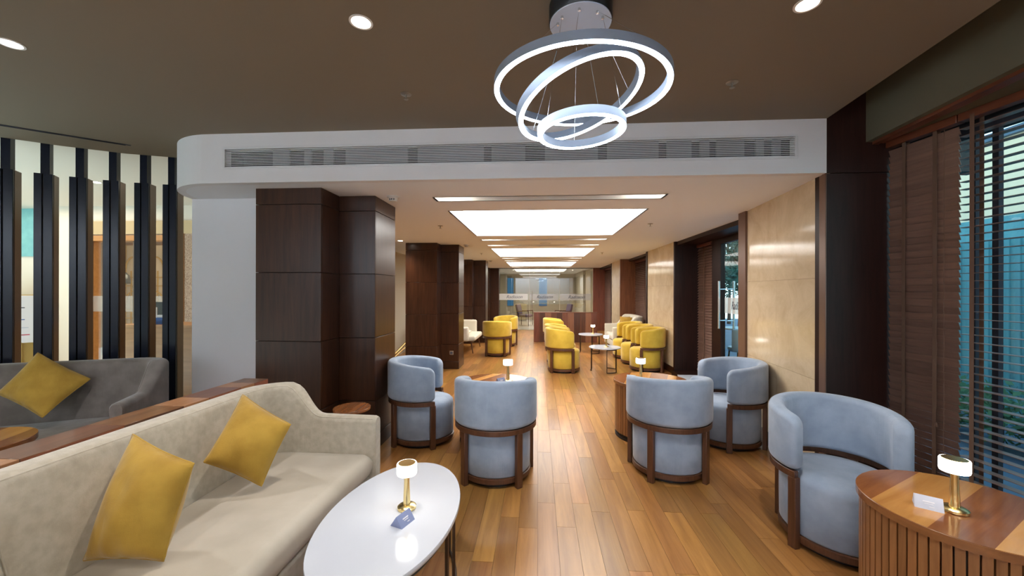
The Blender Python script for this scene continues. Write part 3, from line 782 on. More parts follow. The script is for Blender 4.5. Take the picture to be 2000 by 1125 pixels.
def make_armchair(name, fabric, label, group):
    root = empty(name); tag(root, label, 'armchair', group)
    half = math.radians(122)
    top = lambda a: 0.790 - 0.055 * (a / half) ** 2
    bot = lambda a: 0.437
    arc_shell(0.243, 0.328, bot, top, half, 0.055, 0.035, rr=0.032).build('backrest', fabric, root, smooth=70)
    # stitched piping under the top edge outside
    def seatwarp(p):
        if p.y > 0: p.y *= 1.10
        return p
    prof = [(0.262, 0.072), (0.272, 0.085), (0.274, 0.22), (0.274, 0.352), (0.268, 0.385), (0.250, 0.405), (0.18, 0.416), (0.08, 0.420), (0.001, 0.421)]
    MB().lathe(prof, 48, warp=seatwarp).build('seat', fabric, root, smooth=60)
    # wood: base ring, dark plinth, back rail, four legs
    MB().lathe([(0.268, 0.030), (0.278, 0.034), (0.278, 0.068), (0.268, 0.0715)], 48, warp=seatwarp).build('base_ring', M['frame_wood'], root, smooth=40)
    MB().lathe([(0.235, 0.0), (0.235, 0.0295)], 36, warp=seatwarp).build('plinth', M['black'], root, smooth=40)
    hr = math.radians(121)
    secs = []
    for i in range(41):
        a = -hr + 2 * hr * i / 40
        secs.append([Vector((r * math.sin(a), -r * math.cos(a), z)) for r, z in ((0.290, 0.398), (0.322, 0.398), (0.322, 0.436), (0.290, 0.436))])
    MB().loft(secs).build('back_rail', M['frame_wood'], root, smooth=40, bevel=0.003)
    for ang in (-118, -42, 42, 118):
        a = math.radians(ang)
        MB().box((0.304 * math.sin(a), -0.304 * math.cos(a), 0.2), (0.048, 0.036, 0.40), a).build('leg', M['frame_wood'], root, bevel=0.004)
    return root
blue = make_armchair('armchair', M['blue_velvet'], 'pale blue barrel armchair seen from behind, left of the aisle', 'blue barrel armchairs')
# (x, y, direction the back points to in degrees)
def back_rz(deg): return math.radians(deg + 90)
blue.location = (-0.335, 3.135, 0); blue.rotation_euler = (0, 0, back_rz(268))
for (x, y, b, lab) in (
        (1.058, 3.285, 271, 'pale blue barrel armchair seen from behind, right of the aisle'),
        (1.740, 2.432, 80, 'pale blue barrel armchair facing the camera, beside the slatted corner table'),
        (1.835, 3.94, 5, 'pale blue barrel armchair with its back to the beige marble wall'),
        (-1.128, 3.80, 186, 'pale blue barrel armchair beside the nearest walnut column')):
    c = copy_tree(blue, (x, y, 0), back_rz(b)); tag(c, lab, 'armchair', 'blue barrel armchairs')
yel = make_armchair('armchair', M['yellow_velvet'], 'mustard yellow barrel armchair seen from behind, left of the aisle', 'yellow barrel armchairs')
yel.location = (-0.92, 8.86, 0); yel.rotation_euler = (0, 0, back_rz(266))
for (x, y, b, lab) in (
        (-0.86, 10.45, 60, 'mustard yellow barrel armchair facing the other one, left of the aisle'),
        (0.455, 7.22, 184, 'nearest mustard yellow armchair of the row in mid aisle'),
        (0.455, 7.98, 182, 'second mustard yellow armchair of the row in mid aisle'),
        (0.45, 9.75, 181, 'farthest mustard yellow armchair of the row in mid aisle, by the partition'),
        (2.00, 7.42, -4, 'nearest mustard yellow armchair against the right marble wall'),
        (1.975, 8.08, -2, 'middle mustard yellow armchair against the right marble wall'),
        (1.94, 8.75, 1, 'farthest mustard yellow armchair on the right, before the cream sofa')):
    c = copy_tree(yel, (x, y, 0), back_rz(b)); tag(c, lab, 'armchair', 'yellow barrel armchairs')

# ------------------------------------------------------------------ sofas with swooping arms
def sofa(name, length, depth, zb, za, fabric, seat_fabric, label, zs=0.42, base=0.10, rake=0.07, legs=True, cushions=1, seam=True):
    """local frame: back along +y at x = 0 outer face, seat towards +x, y from 0 to length"""
    root = empty(name); tag(root, label, 'sofa')
    th = 0.125; cr = 0.20
    # centreline from arm front to arm front
    path = []
    o = th / 2
    for i in range(25): path.append(Vector((depth - (depth - cr - o) * i / 24, o, 0)))
    for i in range(1, 9):
        a = PI / 2 * i / 8; path.append(Vector((o + cr - cr * math.sin(a), o + cr - cr * math.cos(a), 0)))
    for i in range(1, 13): path.append(Vector((o, o + cr + (length - 2 * o - 2 * cr) * i / 12, 0)))
    for i in range(1, 9):
        a = PI / 2 * i / 8; path.append(Vector((o + cr - cr * math.cos(a), length - o - cr + cr * math.sin(a), 0)))
    for i in range(1, 25): path.append(Vector((o + cr + (depth - cr - o) * i / 24, length - o, 0)))
    secs = []; crest = []
    N = len(path)
    for i, p in enumerate(path):
        t = (path[min(i + 1, N - 1)] - path[max(i - 1, 0)]).normalized()
        nrm = Vector((-t.y, t.x, 0))      # inside of the sofa
        if nrm.dot(Vector((depth * 0.7, length / 2, 0)) - p) < 0: nrm = -nrm
        x = p.x
        x0, x1 = 0.19, 0.48            # swoop
        u = min(1, max(0, (x - x0) / (x1 - x0))); u = u * u * u * (u * (6 * u - 15) + 10)
        z1 = zb + (za - zb) * u - (0.02 * max(0, (x - x1)) if x > x1 else 0)
        w = th - 0.035 * u
        rk = rake * (1 - u)
        h = z1 - base
        sec = []
        for a, b in rrect(w, h, 0.036, 4):
            f = 0.5 + b / h
            sh = rk * (1 - f) if a > 0 else 0
            q = p + nrm * (a + sh + (w - th) / 2 * (-1)); sec.append(Vector((q.x, q.y, base + h / 2 + b)))
        secs.append(sec)
        q = p + nrm * (w / 2 - 0.012 - (w - th) / 2); crest.append(Vector((q.x, q.y, z1 - 0.012)))
    # close the arm fronts with rounded ends
    for end in (0, -1):
        s = secs[end]; c = sum((Vector(q) for q in s), Vector()) / len(s); d = Vector((0.02, 0, 0))
        e = [c + (q - c) * 0.80 + d for q in s]
        e = [Vector((q.x, q.y, c.z + (s[i].z - c.z) * 0.97)) for i, q in enumerate(e)]
        if end == 0: secs.insert(0, e)
        else: secs.append(e)
    shell = MB().loft(secs).build('backrest', fabric, root, smooth=60)
    MB().tube(crest, 0.0045, 6).build('piping', fabric, shell, smooth=80)
    if seam:
        for yy, sg in ((0.33, 1), (length - 0.33, -1)):
            MB().tube([(th + 0.003 + rake * (1 - f) * 1.0, yy + sg * 0.09 * (1 - f) ** 2 * 1.5, base + (zb - base) * f) for f in (0.98, 0.9, 0.8, 0.7, 0.6, 0.5, 0.4)], 0.0028, 5).build('seam', fabric, shell, smooth=80)
    # seat base and cushion
    MB().mm(th * 0.6, depth - 0.015, th * 0.6, length - th * 0.6, base, zs - 0.15).build('seat_base', fabric, root, bevel=0.02)
    x0, x1, y0, y1 = th + 0.02, depth + 0.005, th - 0.018, length - th + 0.018
    nx, ny = 18, 32
    cw = (y1 - y0) / cushions
    for q in range(cushions):
        a0, a1 = y0 + q * cw + 0.002, y0 + (q + 1) * cw - 0.002
        mb = MB(); vs = []; idx = {}
        top = []
        secs = []
        for j in range(ny + 1):
            v = j / ny; y = a0 + (a1 - a0) * v
            e = min(v, 1 - v) * (a1 - a0); r = 0.05
            dz = r - math.sqrt(max(0, r * r - (r - e) ** 2)) if e < r else 0
            sec = []
            H_ = 0.15
            pts = rrect(x1 - x0, H_ - 2 * dz * 0.9, 0.055, 6)
            for a, b in pts:
                f = (a / (x1 - x0)) + 0.5
                bul = 0.012 * math.sin(PI * f) * math.sin(PI * v) if b > 0 else 0
                wob = 0.004 * math.sin(9 * v + 4 * f) if b > 0 else 0
                sec.append(Vector(((x0 + x1) / 2 + a, y, zs - H_ / 2 + b + bul + wob)))
            secs.append(sec)
        MB().loft(secs).build('seat_cushion', seat_fabric, root, smooth=70)
    for x in (0.10, depth - 0.08):
        for y in (0.12, length - 0.12):
            MB().lathe([(0.014, 0.0), (0.024, base)], 12, c=(x, y, 0)).build('leg', M['frame_wood'], root, smooth=50)
    return root

sf1 = sofa('sofa', 1.77, 0.80, 0.842, 0.645, M['beige_fabric'], M['beige_plain'], 'large beige velvet two seat sofa in the left foreground')
sf1.location = (-1.852, 0.80, 0)
sf2 = sofa('sofa', 2.15, 0.74, 0.872, 0.66, M['grey_fabric'], M['grey_fabric'], 'grey brown velvet sofa in front of the black fins', seam=False)
ang2 = math.atan2(3.29 - 2.842, -3.17 + 4.242)     # back runs along this direction
# local +y -> direction towards the right end mirrored: seat must face the camera (-normal)
dv = Vector((math.cos(ang2), math.sin(ang2), 0))
end = Vector((-3.165, 3.30, 0))
# seat direction (+x local) is rotated -90 from +y local; choose +y local = -? so that +x points to the camera
sf2.rotation_euler = (0, 0, ang2 - PI / 2)
sf2.location = end - dv * 2.15

# ------------------------------------------------------------------ cushions
def pillow(name, c, thick, m, label, group, out, ears=0.030):
    """c: four corners in order round the square; out: direction of the front"""
    c = [Vector(q) for q in c]; out = Vector(out).normalized()
    nrm = (c[2] - c[0]).cross(c[3] - c[1]).normalized()
    if nrm.dot(out) < 0: nrm = -nrm
    N = 22; ctr = sum(c, Vector()) / 4
    def P(u, v, s):
        p = c[0] * (1 - u) * (1 - v) + c[1] * u * (1 - v) + c[2] * u * v + c[3] * (1 - u) * v
        du, dv_ = 2 * u - 1, 2 * v - 1
        pinch = ears * (1 - abs(du) ** 2) * abs(dv_) ** 4 + ears * (1 - abs(dv_) ** 2) * abs(du) ** 4
        p = p + (ctr - p) * pinch * 1.6
        t = thick * max(0, (1 - du ** 2)) ** 0.55 * max(0, (1 - dv_ ** 2)) ** 0.55
        wr_k = 0.007 * math.sin(13 * u + 5 * v) * math.sin(9 * v - 3 * u) * (1 - max(abs(du), abs(dv_)))
        cre = 0.006 * math.sin(22 * u) * max(0, dv_ * -1 - 0.25) * (1 - abs(du))
        return p + nrm * s * (t + wr_k + cre + 0.003)
    mb = MB(); vs = []
    for s in (1, -1):
        for j in range(N + 1):
            for i in range(N + 1): vs.append(P(i / N, j / N, s))
    K = (N + 1) ** 2; fs = []
    for s in range(2):
        for j in range(N):
            for i in range(N):
                a = s * K + j * (N + 1) + i; fs.append((a, a + 1, a + N + 2, a + N + 1))
    bd = [i for i in range(N + 1)] + [(j) * (N + 1) + N for j in range(1, N + 1)] + [N * (N + 1) + i for i in range(N - 1, -1, -1)] + [j * (N + 1) for j in range(N - 1, 0, -1)]
    for a, b in zip(bd, bd[1:] + bd[:1]): fs.append((a, b, b + K, a + K))
    mb._add(vs, fs)
    o = mb.build(name, m, smooth=75)
    tag(o, label, 'cushion', group)
    seamp = [P((i % (N + 1)) / N, (i // (N + 1)) / N, 0) for i in bd] 
    MB().tube(seamp + [seamp[0]], 0.0038, 5).build('piping', m, o, smooth=80)
    return o
pillow('cushion', [(-1.655, 1.335, 0.462), (-1.385, 1.375, 0.445), (-1.318, 1.430, 0.785), (-1.655, 1.510, 0.860)], 0.082, M['cushion'], 'ochre yellow cushion at the near end of the beige sofa', 'ochre cushions', (0.6, -1, 0.2))
pillow('cushion', [(-1.625, 1.82, 0.612), (-1.40, 1.915, 0.455), (-1.315, 2.02, 0.735), (-1.662, 2.12, 0.862)], 0.080, M['cushion'], 'ochre yellow cushion at the far end of the beige sofa, by the column', 'ochre cushions', (0.7, -0.8, 0.4))
pillow('cushion', [(-3.99, 2.655, 0.685), (-3.60, 2.640, 0.520), (-3.565, 2.92, 0.740), (-3.86, 2.80, 0.965)], 0.065, M['cushion'], 'ochre yellow cushion standing on its corner on the grey brown sofa', 'ochre cushions', (0.4, -1, 0.3))

# ------------------------------------------------------------------ low wooden partition behind the beige sofa
lp = tag(empty('low_partition', (-1.947, 0, 0)), 'low wooden partition with a mixed wood cap behind the beige sofa', 'partition')
MB().mm(-0.075, 0.075, 0.0, 2.59, 0.0, 0.80).build('core', M['rail'], lp)
y = 0.02; i = 0
for L, mm_ in ((0.70, 'rail'), (0.58, 'rail_light'), (0.36, 'rail'), (0.30, 'rail'), (0.16, 'rail_light'), (0.24, 'rail'), (0.12, 'rail_light'), (0.13, 'rail')):
    MB().mm(-0.086, 0.086, y, y + L - 0.001, 0.80, 0.84).build('cap_board', M[mm_], lp, bevel=0.0015, seg=1); y += L

# far low partition
fp = tag(empty('low_partition', (0.75, 11.28, 0)), 'low partition of upright reddish boards across the far end of the aisle', 'partition')
MB().mm(-0.87, 0.91, -0.03, 0.06, 0, 0.83).build('core', M['board'], fp)
for k in range(11):
    w = 1.78 / 11
    MB().mm(-0.87 + k * w + 0.001, -0.87 + (k + 1) * w - 0.001, -0.05, -0.03, 0.0, 0.83).build('board', M[('board', 'board_dark', 'board_light', 'board', 'board_dark', 'board', 'board_light', 'board_dark', 'board', 'board_light', 'board')[k]], fp)
MB().mm(-0.88, 0.92, -0.055, 0.065, 0.83, 0.85).build('cap', M['board'], fp, bevel=0.002, seg=1)

# ------------------------------------------------------------------ tables
# white oval table
ot = tag(empty('oval_table', (-0.665, 1.785, 0)), 'white oval table with dark metal legs in front of the beige sofa', 'table')
MB().lathe([(0.970, 0.402), (0.992, 0.408), (1.0, 0.416), (1.0, 0.424), (0.994, 0.430)], 72, sx=0.295, sy=0.52).build('tabletop', M['marble_top'], ot, smooth=50)
for sx, sy in ((1, 1), (1, -1), (-1, 1), (-1, -1)):
    pts = []
    lg = MB()
    a0, a1 = math.radians(8), math.radians(50)
    for a in (a0, a1):
        x, y = sx * 0.275 * math.cos(a) * 0.98, sy * 0.50 * math.sin(a)
        lg.box((x, y, 0.2), (0.014, 0.014, 0.404), math.atan2(y, x))
    arc = [(sx * 0.27 * math.cos(a0 + (a1 - a0) * i / 8), sy * 0.50 * math.sin(a0 + (a1 - a0) * i / 8)) for i in range(9)]
    lg.tube([(x, y, 0.008) for x, y in arc], 0.008, 6); lg.tube([(x, y, 0.39) for x, y in arc], 0.009, 6)
    lg.build('leg', M['dark_metal'], ot)

def drum_table(name, loc, r, label, group, h=0.56, nsl=64, inlay=True, rot=0.0):
    t = empty(name, loc, rot); tag(t, label, 'table', group)
    zt = h - 0.032
    # top: strips of different wood laid side by side, cut round
    strips = [(-1.0, -0.62), (-0.62, -0.05), (-0.05, 0.42), (0.42, 0.66), (0.66, 1.0)]
    mats = [M['top_a'], M['top_b'], M['top_a'], M['top_c'], M['top_a']]
    n = 20
    for (u0, u1), m in zip(strips, mats):
        pts = []
        for i in range(n + 1):
            u = u0 + (u1 - u0) * i / n; pts.append((u * r, r * math.sqrt(max(0, 1 - u * u))))
        poly = pts + [(x, -y) for x, y in pts[::-1]]
        # drop doubled end points
        q = [poly[0]]
        for p in poly[1:]:
            if (p[0] - q[-1][0]) ** 2 + (p[1] - q[-1][1]) ** 2 > 1e-8: q.append(p)
        if (q[0][0] - q[-1][0]) ** 2 + (q[0][1] - q[-1][1]) ** 2 < 1e-8: q.pop()
        MB().prism(q, zt + 0.001, h).build('top_board', m, t)
    MB().lathe([(r - 0.006, zt - 0.004), (r + 0.001, zt + 0.002), (r + 0.001, h - 0.004), (r - 0.004, h - 0.001)], 64).build('edge_band', M['top_edge'], t, smooth=40) if False else None
    MB().ring([(r - 0.012, zt - 0.006), (r + 0.002, zt - 0.002), (r + 0.002, h - 0.003), (r - 0.001, h - 0.0005)], 72).build('edge_band', M['top_edge'], t, smooth=40)
    MB().lathe([(r - 0.030, 0.0), (r - 0.030, zt)], 56).build('drum', M['black_wood'], t, smooth=40)
    sl = MB().box((r - 0.020, 0, (zt + 0.05) / 2), (0.020, 2 * PI * r / nsl * 0.80, zt - 0.05 - 0.004)).mesh('slat', M['slat_wood'])
    for k in range(nsl):
        obj_of('slat', sl, t, (0, 0, 0), 2 * PI * k / nsl)
    MB().ring([(r - 0.032, 0.0), (r - 0.012, 0.0), (r - 0.012, 0.022), (r - 0.032, 0.022)], 56).build('base_ring', M['black_wood'], t)
    return t
M['top_a'] = wood('table_top_brown', (0.17, 0.055, 0.018), (0.27, 0.10, 0.032), 'Y', 0.16, 0.9, 0.06)
M['top_b'] = wood('table_top_honey', (0.38, 0.165, 0.040), (0.50, 0.24, 0.07), 'Y', 0.16, 0.9, 0.06)
M['top_c'] = wood('table_top_amber', (0.44, 0.20, 0.05), (0.56, 0.28, 0.085), 'Y', 0.16, 0.9, 0.06)
M['top_edge'] = wood('table_edge_wood', (0.18, 0.065, 0.022), (0.28, 0.115, 0.040), 'X', 0.25, 0.8)
M['slat_wood'] = wood('table_slat_wood', (0.20, 0.080, 0.026), (0.31, 0.135, 0.048), 'Z', 0.38, 1.4, 0.14)
M['black_wood'] = mat('dark_recess_wood', (0.018, 0.009, 0.006), 0.6)
drum_table('drum_table', (1.765, 1.755, 0), 0.338, 'round wooden drum table with slatted side in the right foreground', 'slatted drum tables', rot=math.radians(-58))
drum_table('drum_table', (1.135, 4.06, 0), 0.36, 'round wooden drum table with slatted side between two blue armchairs on the right', 'slatted drum tables', rot=math.radians(-20))
drum_table('drum_table', (-0.415, 3.86, 0), 0.36, 'round wooden drum table between two blue armchairs on the left', 'slatted drum tables', rot=math.radians(150))
drum_table('drum_table', (-3.333, 2.05, 0), 0.30, 'round wooden drum table in front of the grey brown sofa', 'slatted drum tables', nsl=40, rot=math.radians(200))
# small stool-high side table by the column
st = tag(empty('side_table', (-1.495, 3.085, 0)), 'small round wooden side table behind the beige sofa arm, by the column', 'table')
MB().lathe([(0.138, 0.487), (0.143, 0.492), (0.143, 0.508), (0.140, 0.512)], 40).build('tabletop', M['top_a'], st, smooth=40)
MB().lathe([(0.016, 0.012), (0.016, 0.4875)], 16).build('stem', M['dark_metal'], st, smooth=40)
MB().lathe([(0.11, 0.0), (0.11, 0.008), (0.03, 0.014)], 32).build('base', M['dark_metal'], st, smooth=40)

# small white round tables in the yellow group
def white_table(loc, label):
    t = empty('round_table', loc); tag(t, label, 'table', 'small white round tables')
    MB().lathe([(0.272, 0.415), (0.282, 0.420), (0.282, 0.434), (0.278, 0.438)], 48).build('tabletop', M['marble_top'], t, smooth=40)
    for k in range(3):
        a0 = 2 * PI * k / 3 + 0.5; a1 = a0 + 0.75
        lg = MB()
        for a in (a0, a1): lg.box((0.255 * math.cos(a), 0.255 * math.sin(a), 0.21), (0.013, 0.013, 0.41), a)
        arc = [(0.255 * math.cos(a0 + (a1 - a0) * i / 6), 0.255 * math.sin(a0 + (a1 - a0) * i / 6)) for i in range(7)]
        lg.tube([(x, y, 0.008) for x, y in arc], 0.008, 6); lg.tube([(x, y, 0.405) for x, y in arc], 0.008, 6)
        lg.build('leg', M['dark_metal'], t)
    return t
white_table((1.215, 7.28, 0), 'small white round table before the nearest yellow armchairs')
white_table((1.24, 9.42, 0), 'small white round table nearer the low far partition')

# ------------------------------------------------------------------ table lamps and tent cards
def make_lamp():
    t = empty('table_lamp')
    MB().lathe([(0.040, 0.0), (0.043, 0.003), (0.043, 0.012), (0.038, 0.016), (0.016, 0.020), (0.012, 0.026)], 32).build('base', M['brass'], t, smooth=35)
    MB().lathe([(0.0165, 0.020), (0.0155, 0.06), (0.0135, 0.10), (0.0125, 0.135), (0.014, 0.165)], 24).build('stem', M['brass'], t, smooth=50)
    sh = MB().lathe([(0.036, 0.160), (0.044, 0.162), (0.046, 0.170), (0.046, 0.208), (0.044, 0.2125), (0.040, 0.2125)], 36).build('lamp_shade', M['shade_glow'], t, smooth=50)
    MB().lathe([(0.0395, 0.2120), (0.0395, 0.2140)], 32).build('shade_cap', M['brass'], sh)
    return t
lamp0 = make_lamp()
lamps = [((1.688, 1.715, 0.56), 'glowing brass table lamp on the slatted corner table in the right foreground'),
         ((-0.612, 1.812, 0.43), 'glowing brass table lamp on the white oval table'),
         ((-0.294, 3.87, 0.56), 'glowing brass table lamp on the drum table left of the aisle'),
         ((1.036, 4.06, 0.56), 'glowing brass table lamp on the drum table right of the aisle'),
         ((1.235, 7.24, 0.438), 'glowing brass table lamp on the nearer small white round table'),
         ((1.30, 9.46, 0.438), 'glowing brass table lamp on the farther small white round table')]
for i, (loc, lab) in enumerate(lamps):
    t = lamp0 if i == 0 else copy_tree(lamp0)
    t.location = loc; tag(t, lab, 'table lamp', 'brass table lamps')
def tent_card(loc, rz, label, m):
    w, h, d = 0.085, 0.045, 0.032
    t = empty('tent_card', loc, rz); tag(t, label, 'card', 'tent cards')
    MB()._add
    mb = MB(); T = 0.0012
    mb._add([(-w / 2, -d, 0), (w / 2, -d, 0), (w / 2, d, 0), (-w / 2, d, 0), (-w / 2, 0, h), (w / 2, 0, h)], [(0, 1, 5, 4), (2, 3, 4, 5), (0, 3, 2, 1), (0, 4, 3), (1, 2, 5)])
    mb.build('card_body', m, t)
    sl = math.atan2(h, d)
    R = Matrix.Rotation(sl, 3, 'X')
    for s in (-1, 1):
        for u, hh, ww in ((0.56, 0.005, 0.034), (0.42, 0.003, 0.026), (0.22, 0.003, 0.014)):
            c = Vector((0.0 if ww > .02 else 0.008, s * d * (1 - u), h * u)) + Vector((0, s * 0.0008 * math.sin(sl), 0.0008 * math.cos(sl)))
            MB().box(c, (ww, hh, 0.0006), mtx=Matrix.Rotation(s * -sl, 3, 'X')).build('print_line', M['paper'], t)
    return t
tent_card((1.612, 1.742, 0.56), math.radians(-35), 'pale grey tent card on the slatted corner table in the right foreground', M['card_pale'])
tent_card((-0.592, 1.700, 0.43), math.radians(68), 'blue grey tent card on the white oval table', M['card'])
tent_card((-0.362, 3.82, 0.56), math.radians(40), 'blue grey tent card on the drum table left of the aisle', M['card'])
tent_card((0.940, 4.05, 0.56), math.radians(-20), 'blue grey tent card on the drum table right of the aisle', M['card_pale'])

# ------------------------------------------------------------------ cream sofas of the far group
cs = sofa('sofa', 1.25, 0.72, 0.86, 0.62, M['cream_fabric'], M['cream_fabric'], 'cream sofa with ochre cushions on the far right, facing the aisle', base=0.12, seam=False)
cs.rotation_euler = (0, 0, PI); cs.location = (2.47, 10.45, 0)
pillow('cushion', [(1.95, 9.68, 0.46), (2.22, 9.60, 0.46), (2.25, 9.62, 0.82), (2.02, 9.72, 0.82)], 0.06, M['cushion'], 'left one of the two ochre cushions on the far cream sofa', 'ochre cushions', (-1, -1, 0.2))
pillow('cushion', [(1.98, 9.92, 0.46), (2.24, 9.84, 0.46), (2.26, 9.86, 0.82), (2.04, 9.96, 0.82)], 0.06, M['cushion'], 'right one of the two ochre cushions on the far cream sofa', 'ochre cushions', (-1, -1, 0.2))
# cream bench sofa behind the second column
def slim_sofa():
    root = tag(empty('bench_sofa', (-2.25, 8.95, 0)), 'cream bench sofa on thin splayed wooden legs behind the second column', 'sofa')
    MB().mm(0, 0.14, 0.0, 1.3, 0.28, 0.70).build('backrest', M['cream_fabric'], root, bevel=0.05, seg=3)
    for y in (0.0, 1.20):
        MB().mm(0.06, 0.66, y, y + 0.10, 0.28, 0.62 if y == 0 else 0.70).build('arm', M['cream_fabric'], root, bevel=0.045, seg=3)
    MB().mm(0.10, 0.80, 0.06, 1.24, 0.28, 0.40).build('seat_cushion', M['cream_fabric'], root, bevel=0.04, seg=3)
    for x, dx in ((0.12, -0.03), (0.70, 0.05)):
        for y, dy in ((0.12, -0.03), (1.18, 0.03)):
            MB().tube([(x, y, 0.29), (x + dx, y + dy, 0.0)], [0.020, 0.012], 8).build('leg', M['frame_wood'], root, smooth=50)
    return root
slim_sofa()
pillow('cushion', [(-1.90, 9.14, 0.475), (-1.60, 9.16, 0.475), (-1.59, 9.46, 0.48), (-1.89, 9.46, 0.48)], 0.045, M['cream_fabric'], 'cream cushion lying on the cream bench sofa', 'far cushions', (0.3, -0.2, 1))

# ------------------------------------------------------------------ black fins of the screen
fins = [(-4.68, 2.78), (-4.385, 2.97), (-4.225, 3.115), (-4.055, 3.236), (-3.872, 3.349), (-3.675, 3.444), (-3.466, 3.513)]
flab = ('leftmost black fin of the screen, at the edge of the photo', 'second black fin of the screen from the left', 'third black fin of the screen from the left, behind the cushion', 'fourth black fin of the screen from the left', 'third black fin of the screen from the right', 'second black fin of the screen from the right', 'rightmost black fin of the screen, nearest the white bulkhead')
for i, (x, y) in enumerate(fins):
    j0, j1 = max(i - 1, 0), min(i + 1, len(fins) - 1)
    a = math.atan2(fins[j1][1] - fins[j0][1], fins[j1][0] - fins[j0][0])
    f = empty('screen_fin', (x, y, 0), a - 0.10); tag(f, flab[i], 'fin', 'black fins of the screen')
    MB().mm(-0.060, 0.052, 0.0, 0.085, 0, 2.445).build('core', M['bronze'], f)
    MB().mm(-0.062, -0.014, -0.022, 0.0, 0, 2.445).build('front_strip', M['black_fin'], f, bevel=0.002)
    MB().mm(-0.006, 0.050, -0.022, 0.0, 0, 2.445).build('front_strip', M['black_fin'], f, bevel=0.002)
    MB().mm(-0.030, 0.026, 0.0, 0.06, 2.445, 2.745).build('hanger', M['black_fin'], f)

# ------------------------------------------------------------------ lobby behind the fins
lw = struct(MB().mm(-11, -8.25, 5.62, 5.75, 0, 2.74).mm(-7.72, -6.94, 5.60, 5.75, 0, 2.74).mm(-6.94, -5.42, 5.62, 5.75, 2.26, 2.74).mm(-5.42, -3.24, 5.62, 5.75, 0, 2.74).build('wall_back', M['lobby_paint']), 'cream back wall of the lobby')
MB().mm(-6.95, -6.86, 5.56, 5.76, 0, 2.30).build('door_post', M['orange_wood'], lw)
MB().mm(-5.49, -5.43, 5.56, 5.76, 0, 2.30).build('door_post', M['orange_wood'], lw)
MB().mm(-6.86, -5.49, 5.57, 5.75, 2.20, 2.28).build('door_head', M['orange_wood'], lw)
MB().mm(-6.94, -3.24, 5.585, 5.62, 2.30, 2.50).build('fascia', M['gold_paint'], lw)
MB().mm(-5.42, -5.30, 5.57, 5.62, 0, 2.30).build('wood_panel', M['orange_wood'], lw)
MB().mm(-5.30, -3.24, 5.58, 5.62, 0, 2.30).build('mosaic_panel', M['mosaic'], lw)
gd = struct(MB().mm(-6.18, -6.13, 5.63, 5.69, 0, 2.20).build('door_2', M['bronze']), 'glass lobby door')
MB().mm(-6.86, -5.49, 5.645, 5.657, 0, 2.20).build('pane', M['glass'], gd)
MB().mm(-6.86, -5.49, 5.638, 5.643, 1.12, 1.36).build('frosted_band', M['frost_thin'], gd)
# room behind the lobby door
struct(MB().mm(-11, -3.25, 9.6, 9.75, 0, 2.74).build('wall_back', M['orange_wood']), 'amber wall behind the lobby door')
struct(MB().mm(-11.1, -11.0, 0.5, 13, 0, 2.78).build('wall_left', M['lobby_paint']))
struct(MB().mm(-11.0, -5.9, 0.75, 0.9, 0, 2.78).mm(-6.05, -5.9, -2.6, 0.9, 0, 2.95).build('wall_left', M['lobby_paint']))
lat = tag(empty('gold_lattice', (-8.9, 8.6, 0)), 'gold arched lattice screen glimpsed between two fins', 'screen')
mb = MB()
for x in (-0.75, -0.25, 0.25, 0.75): mb.mm(x - 0.03, x + 0.03, -0.02, 0.02, 0.0, 2.5)
mb.build('upright', M['gold'], lat)
for xc in (-0.5, 0.0, 0.5):
    for zc in (1.15, 1.95):
        MB().tube([(xc + 0.22 * math.cos(PI * i / 10), 0, zc + 0.28 * math.sin(PI * i / 10)) for i in range(11)], 0.018, 6).build('arch', M['gold'], lat)
    mb = MB()
    for z in (0.4, 0.6, 0.8, 1.0, 1.55, 1.75): mb.mm(xc - 0.24, xc + 0.24, -0.012, 0.012, z - 0.01, z + 0.01)
    for x in (-0.08, 0.08): mb.mm(xc + x - 0.008, xc + x + 0.008, -0.012, 0.012, 0.2, 1.9)
    mb.build('grid_bar', M['gold'], lat)
gp = MB().mm(-0.78, 0.78, 0.04, 0.06, 0.0, 2.5).build('back_panel', M['lobby_paint'], lat)
# pendant in dark bell shape seen through the lobby door
pe = tag(empty('pendant_lamp', (-8.15, 7.2, 1.58)), 'dark bell shaped pendant lamp behind the lobby door', 'pendant lamp')
MB().lathe([(0.14, 0.0), (0.14, 0.08), (0.12, 0.16), (0.07, 0.22), (0.02, 0.25)], 24).build('lamp_shade', M['black'], pe, smooth=50)
MB().tube([(0, 0, 0.24), (0, 0, 1.155)], 0.005, 6).build('cable', M['black'], pe)
# reception desk with papers
rd = tag(empty('reception_desk', (-4.10, 4.45, 0)), 'honey coloured wooden reception desk behind the fins', 'desk')
MB().mm(-0.82, 0.80, -0.12, 0.30, 0, 1.01).build('desk_body', M['orange_wood'], rd, bevel=0.003)
MB().mm(-0.84, 0.82, -0.14, 0.33, 1.01, 1.045).build('desk_top', M['orange_wood'], rd, bevel=0.003)
MB().mm(-0.78, 0.76, -0.11, 0.3, 0.0, 0.10).build('toe_kick', M['duct_dark'], rd) if False else None
tag(MB().box((-4.60, 4.42, 1.145), (0.10, 0.012, 0.20), 0.2).build('brochure', M['paper'], bevel=0.001, seg=1), 'white brochure standing on the reception desk between two fins', 'brochure')
bx = tag(MB().box((-4.485, 4.42, 1.085), (0.09, 0.06, 0.08), 0.2).build('card_box', M['ink_blue'], bevel=0.002, seg=1), 'small blue and white box of cards on the reception desk', 'box')
MB().box((-4.485, 4.42, 1.14), (0.07, 0.04, 0.03), 0.2).build('card_stack', M['paper'], bx)
mn = tag(empty('desk_monitor', (-4.66, 4.64, 1.045)), 'black monitor back on the reception desk behind the brochure', 'monitor')
MB().box((0, 0, 0.16), (0.34, 0.03, 0.20)).build('screen_back', M['black'], mn, bevel=0.004)
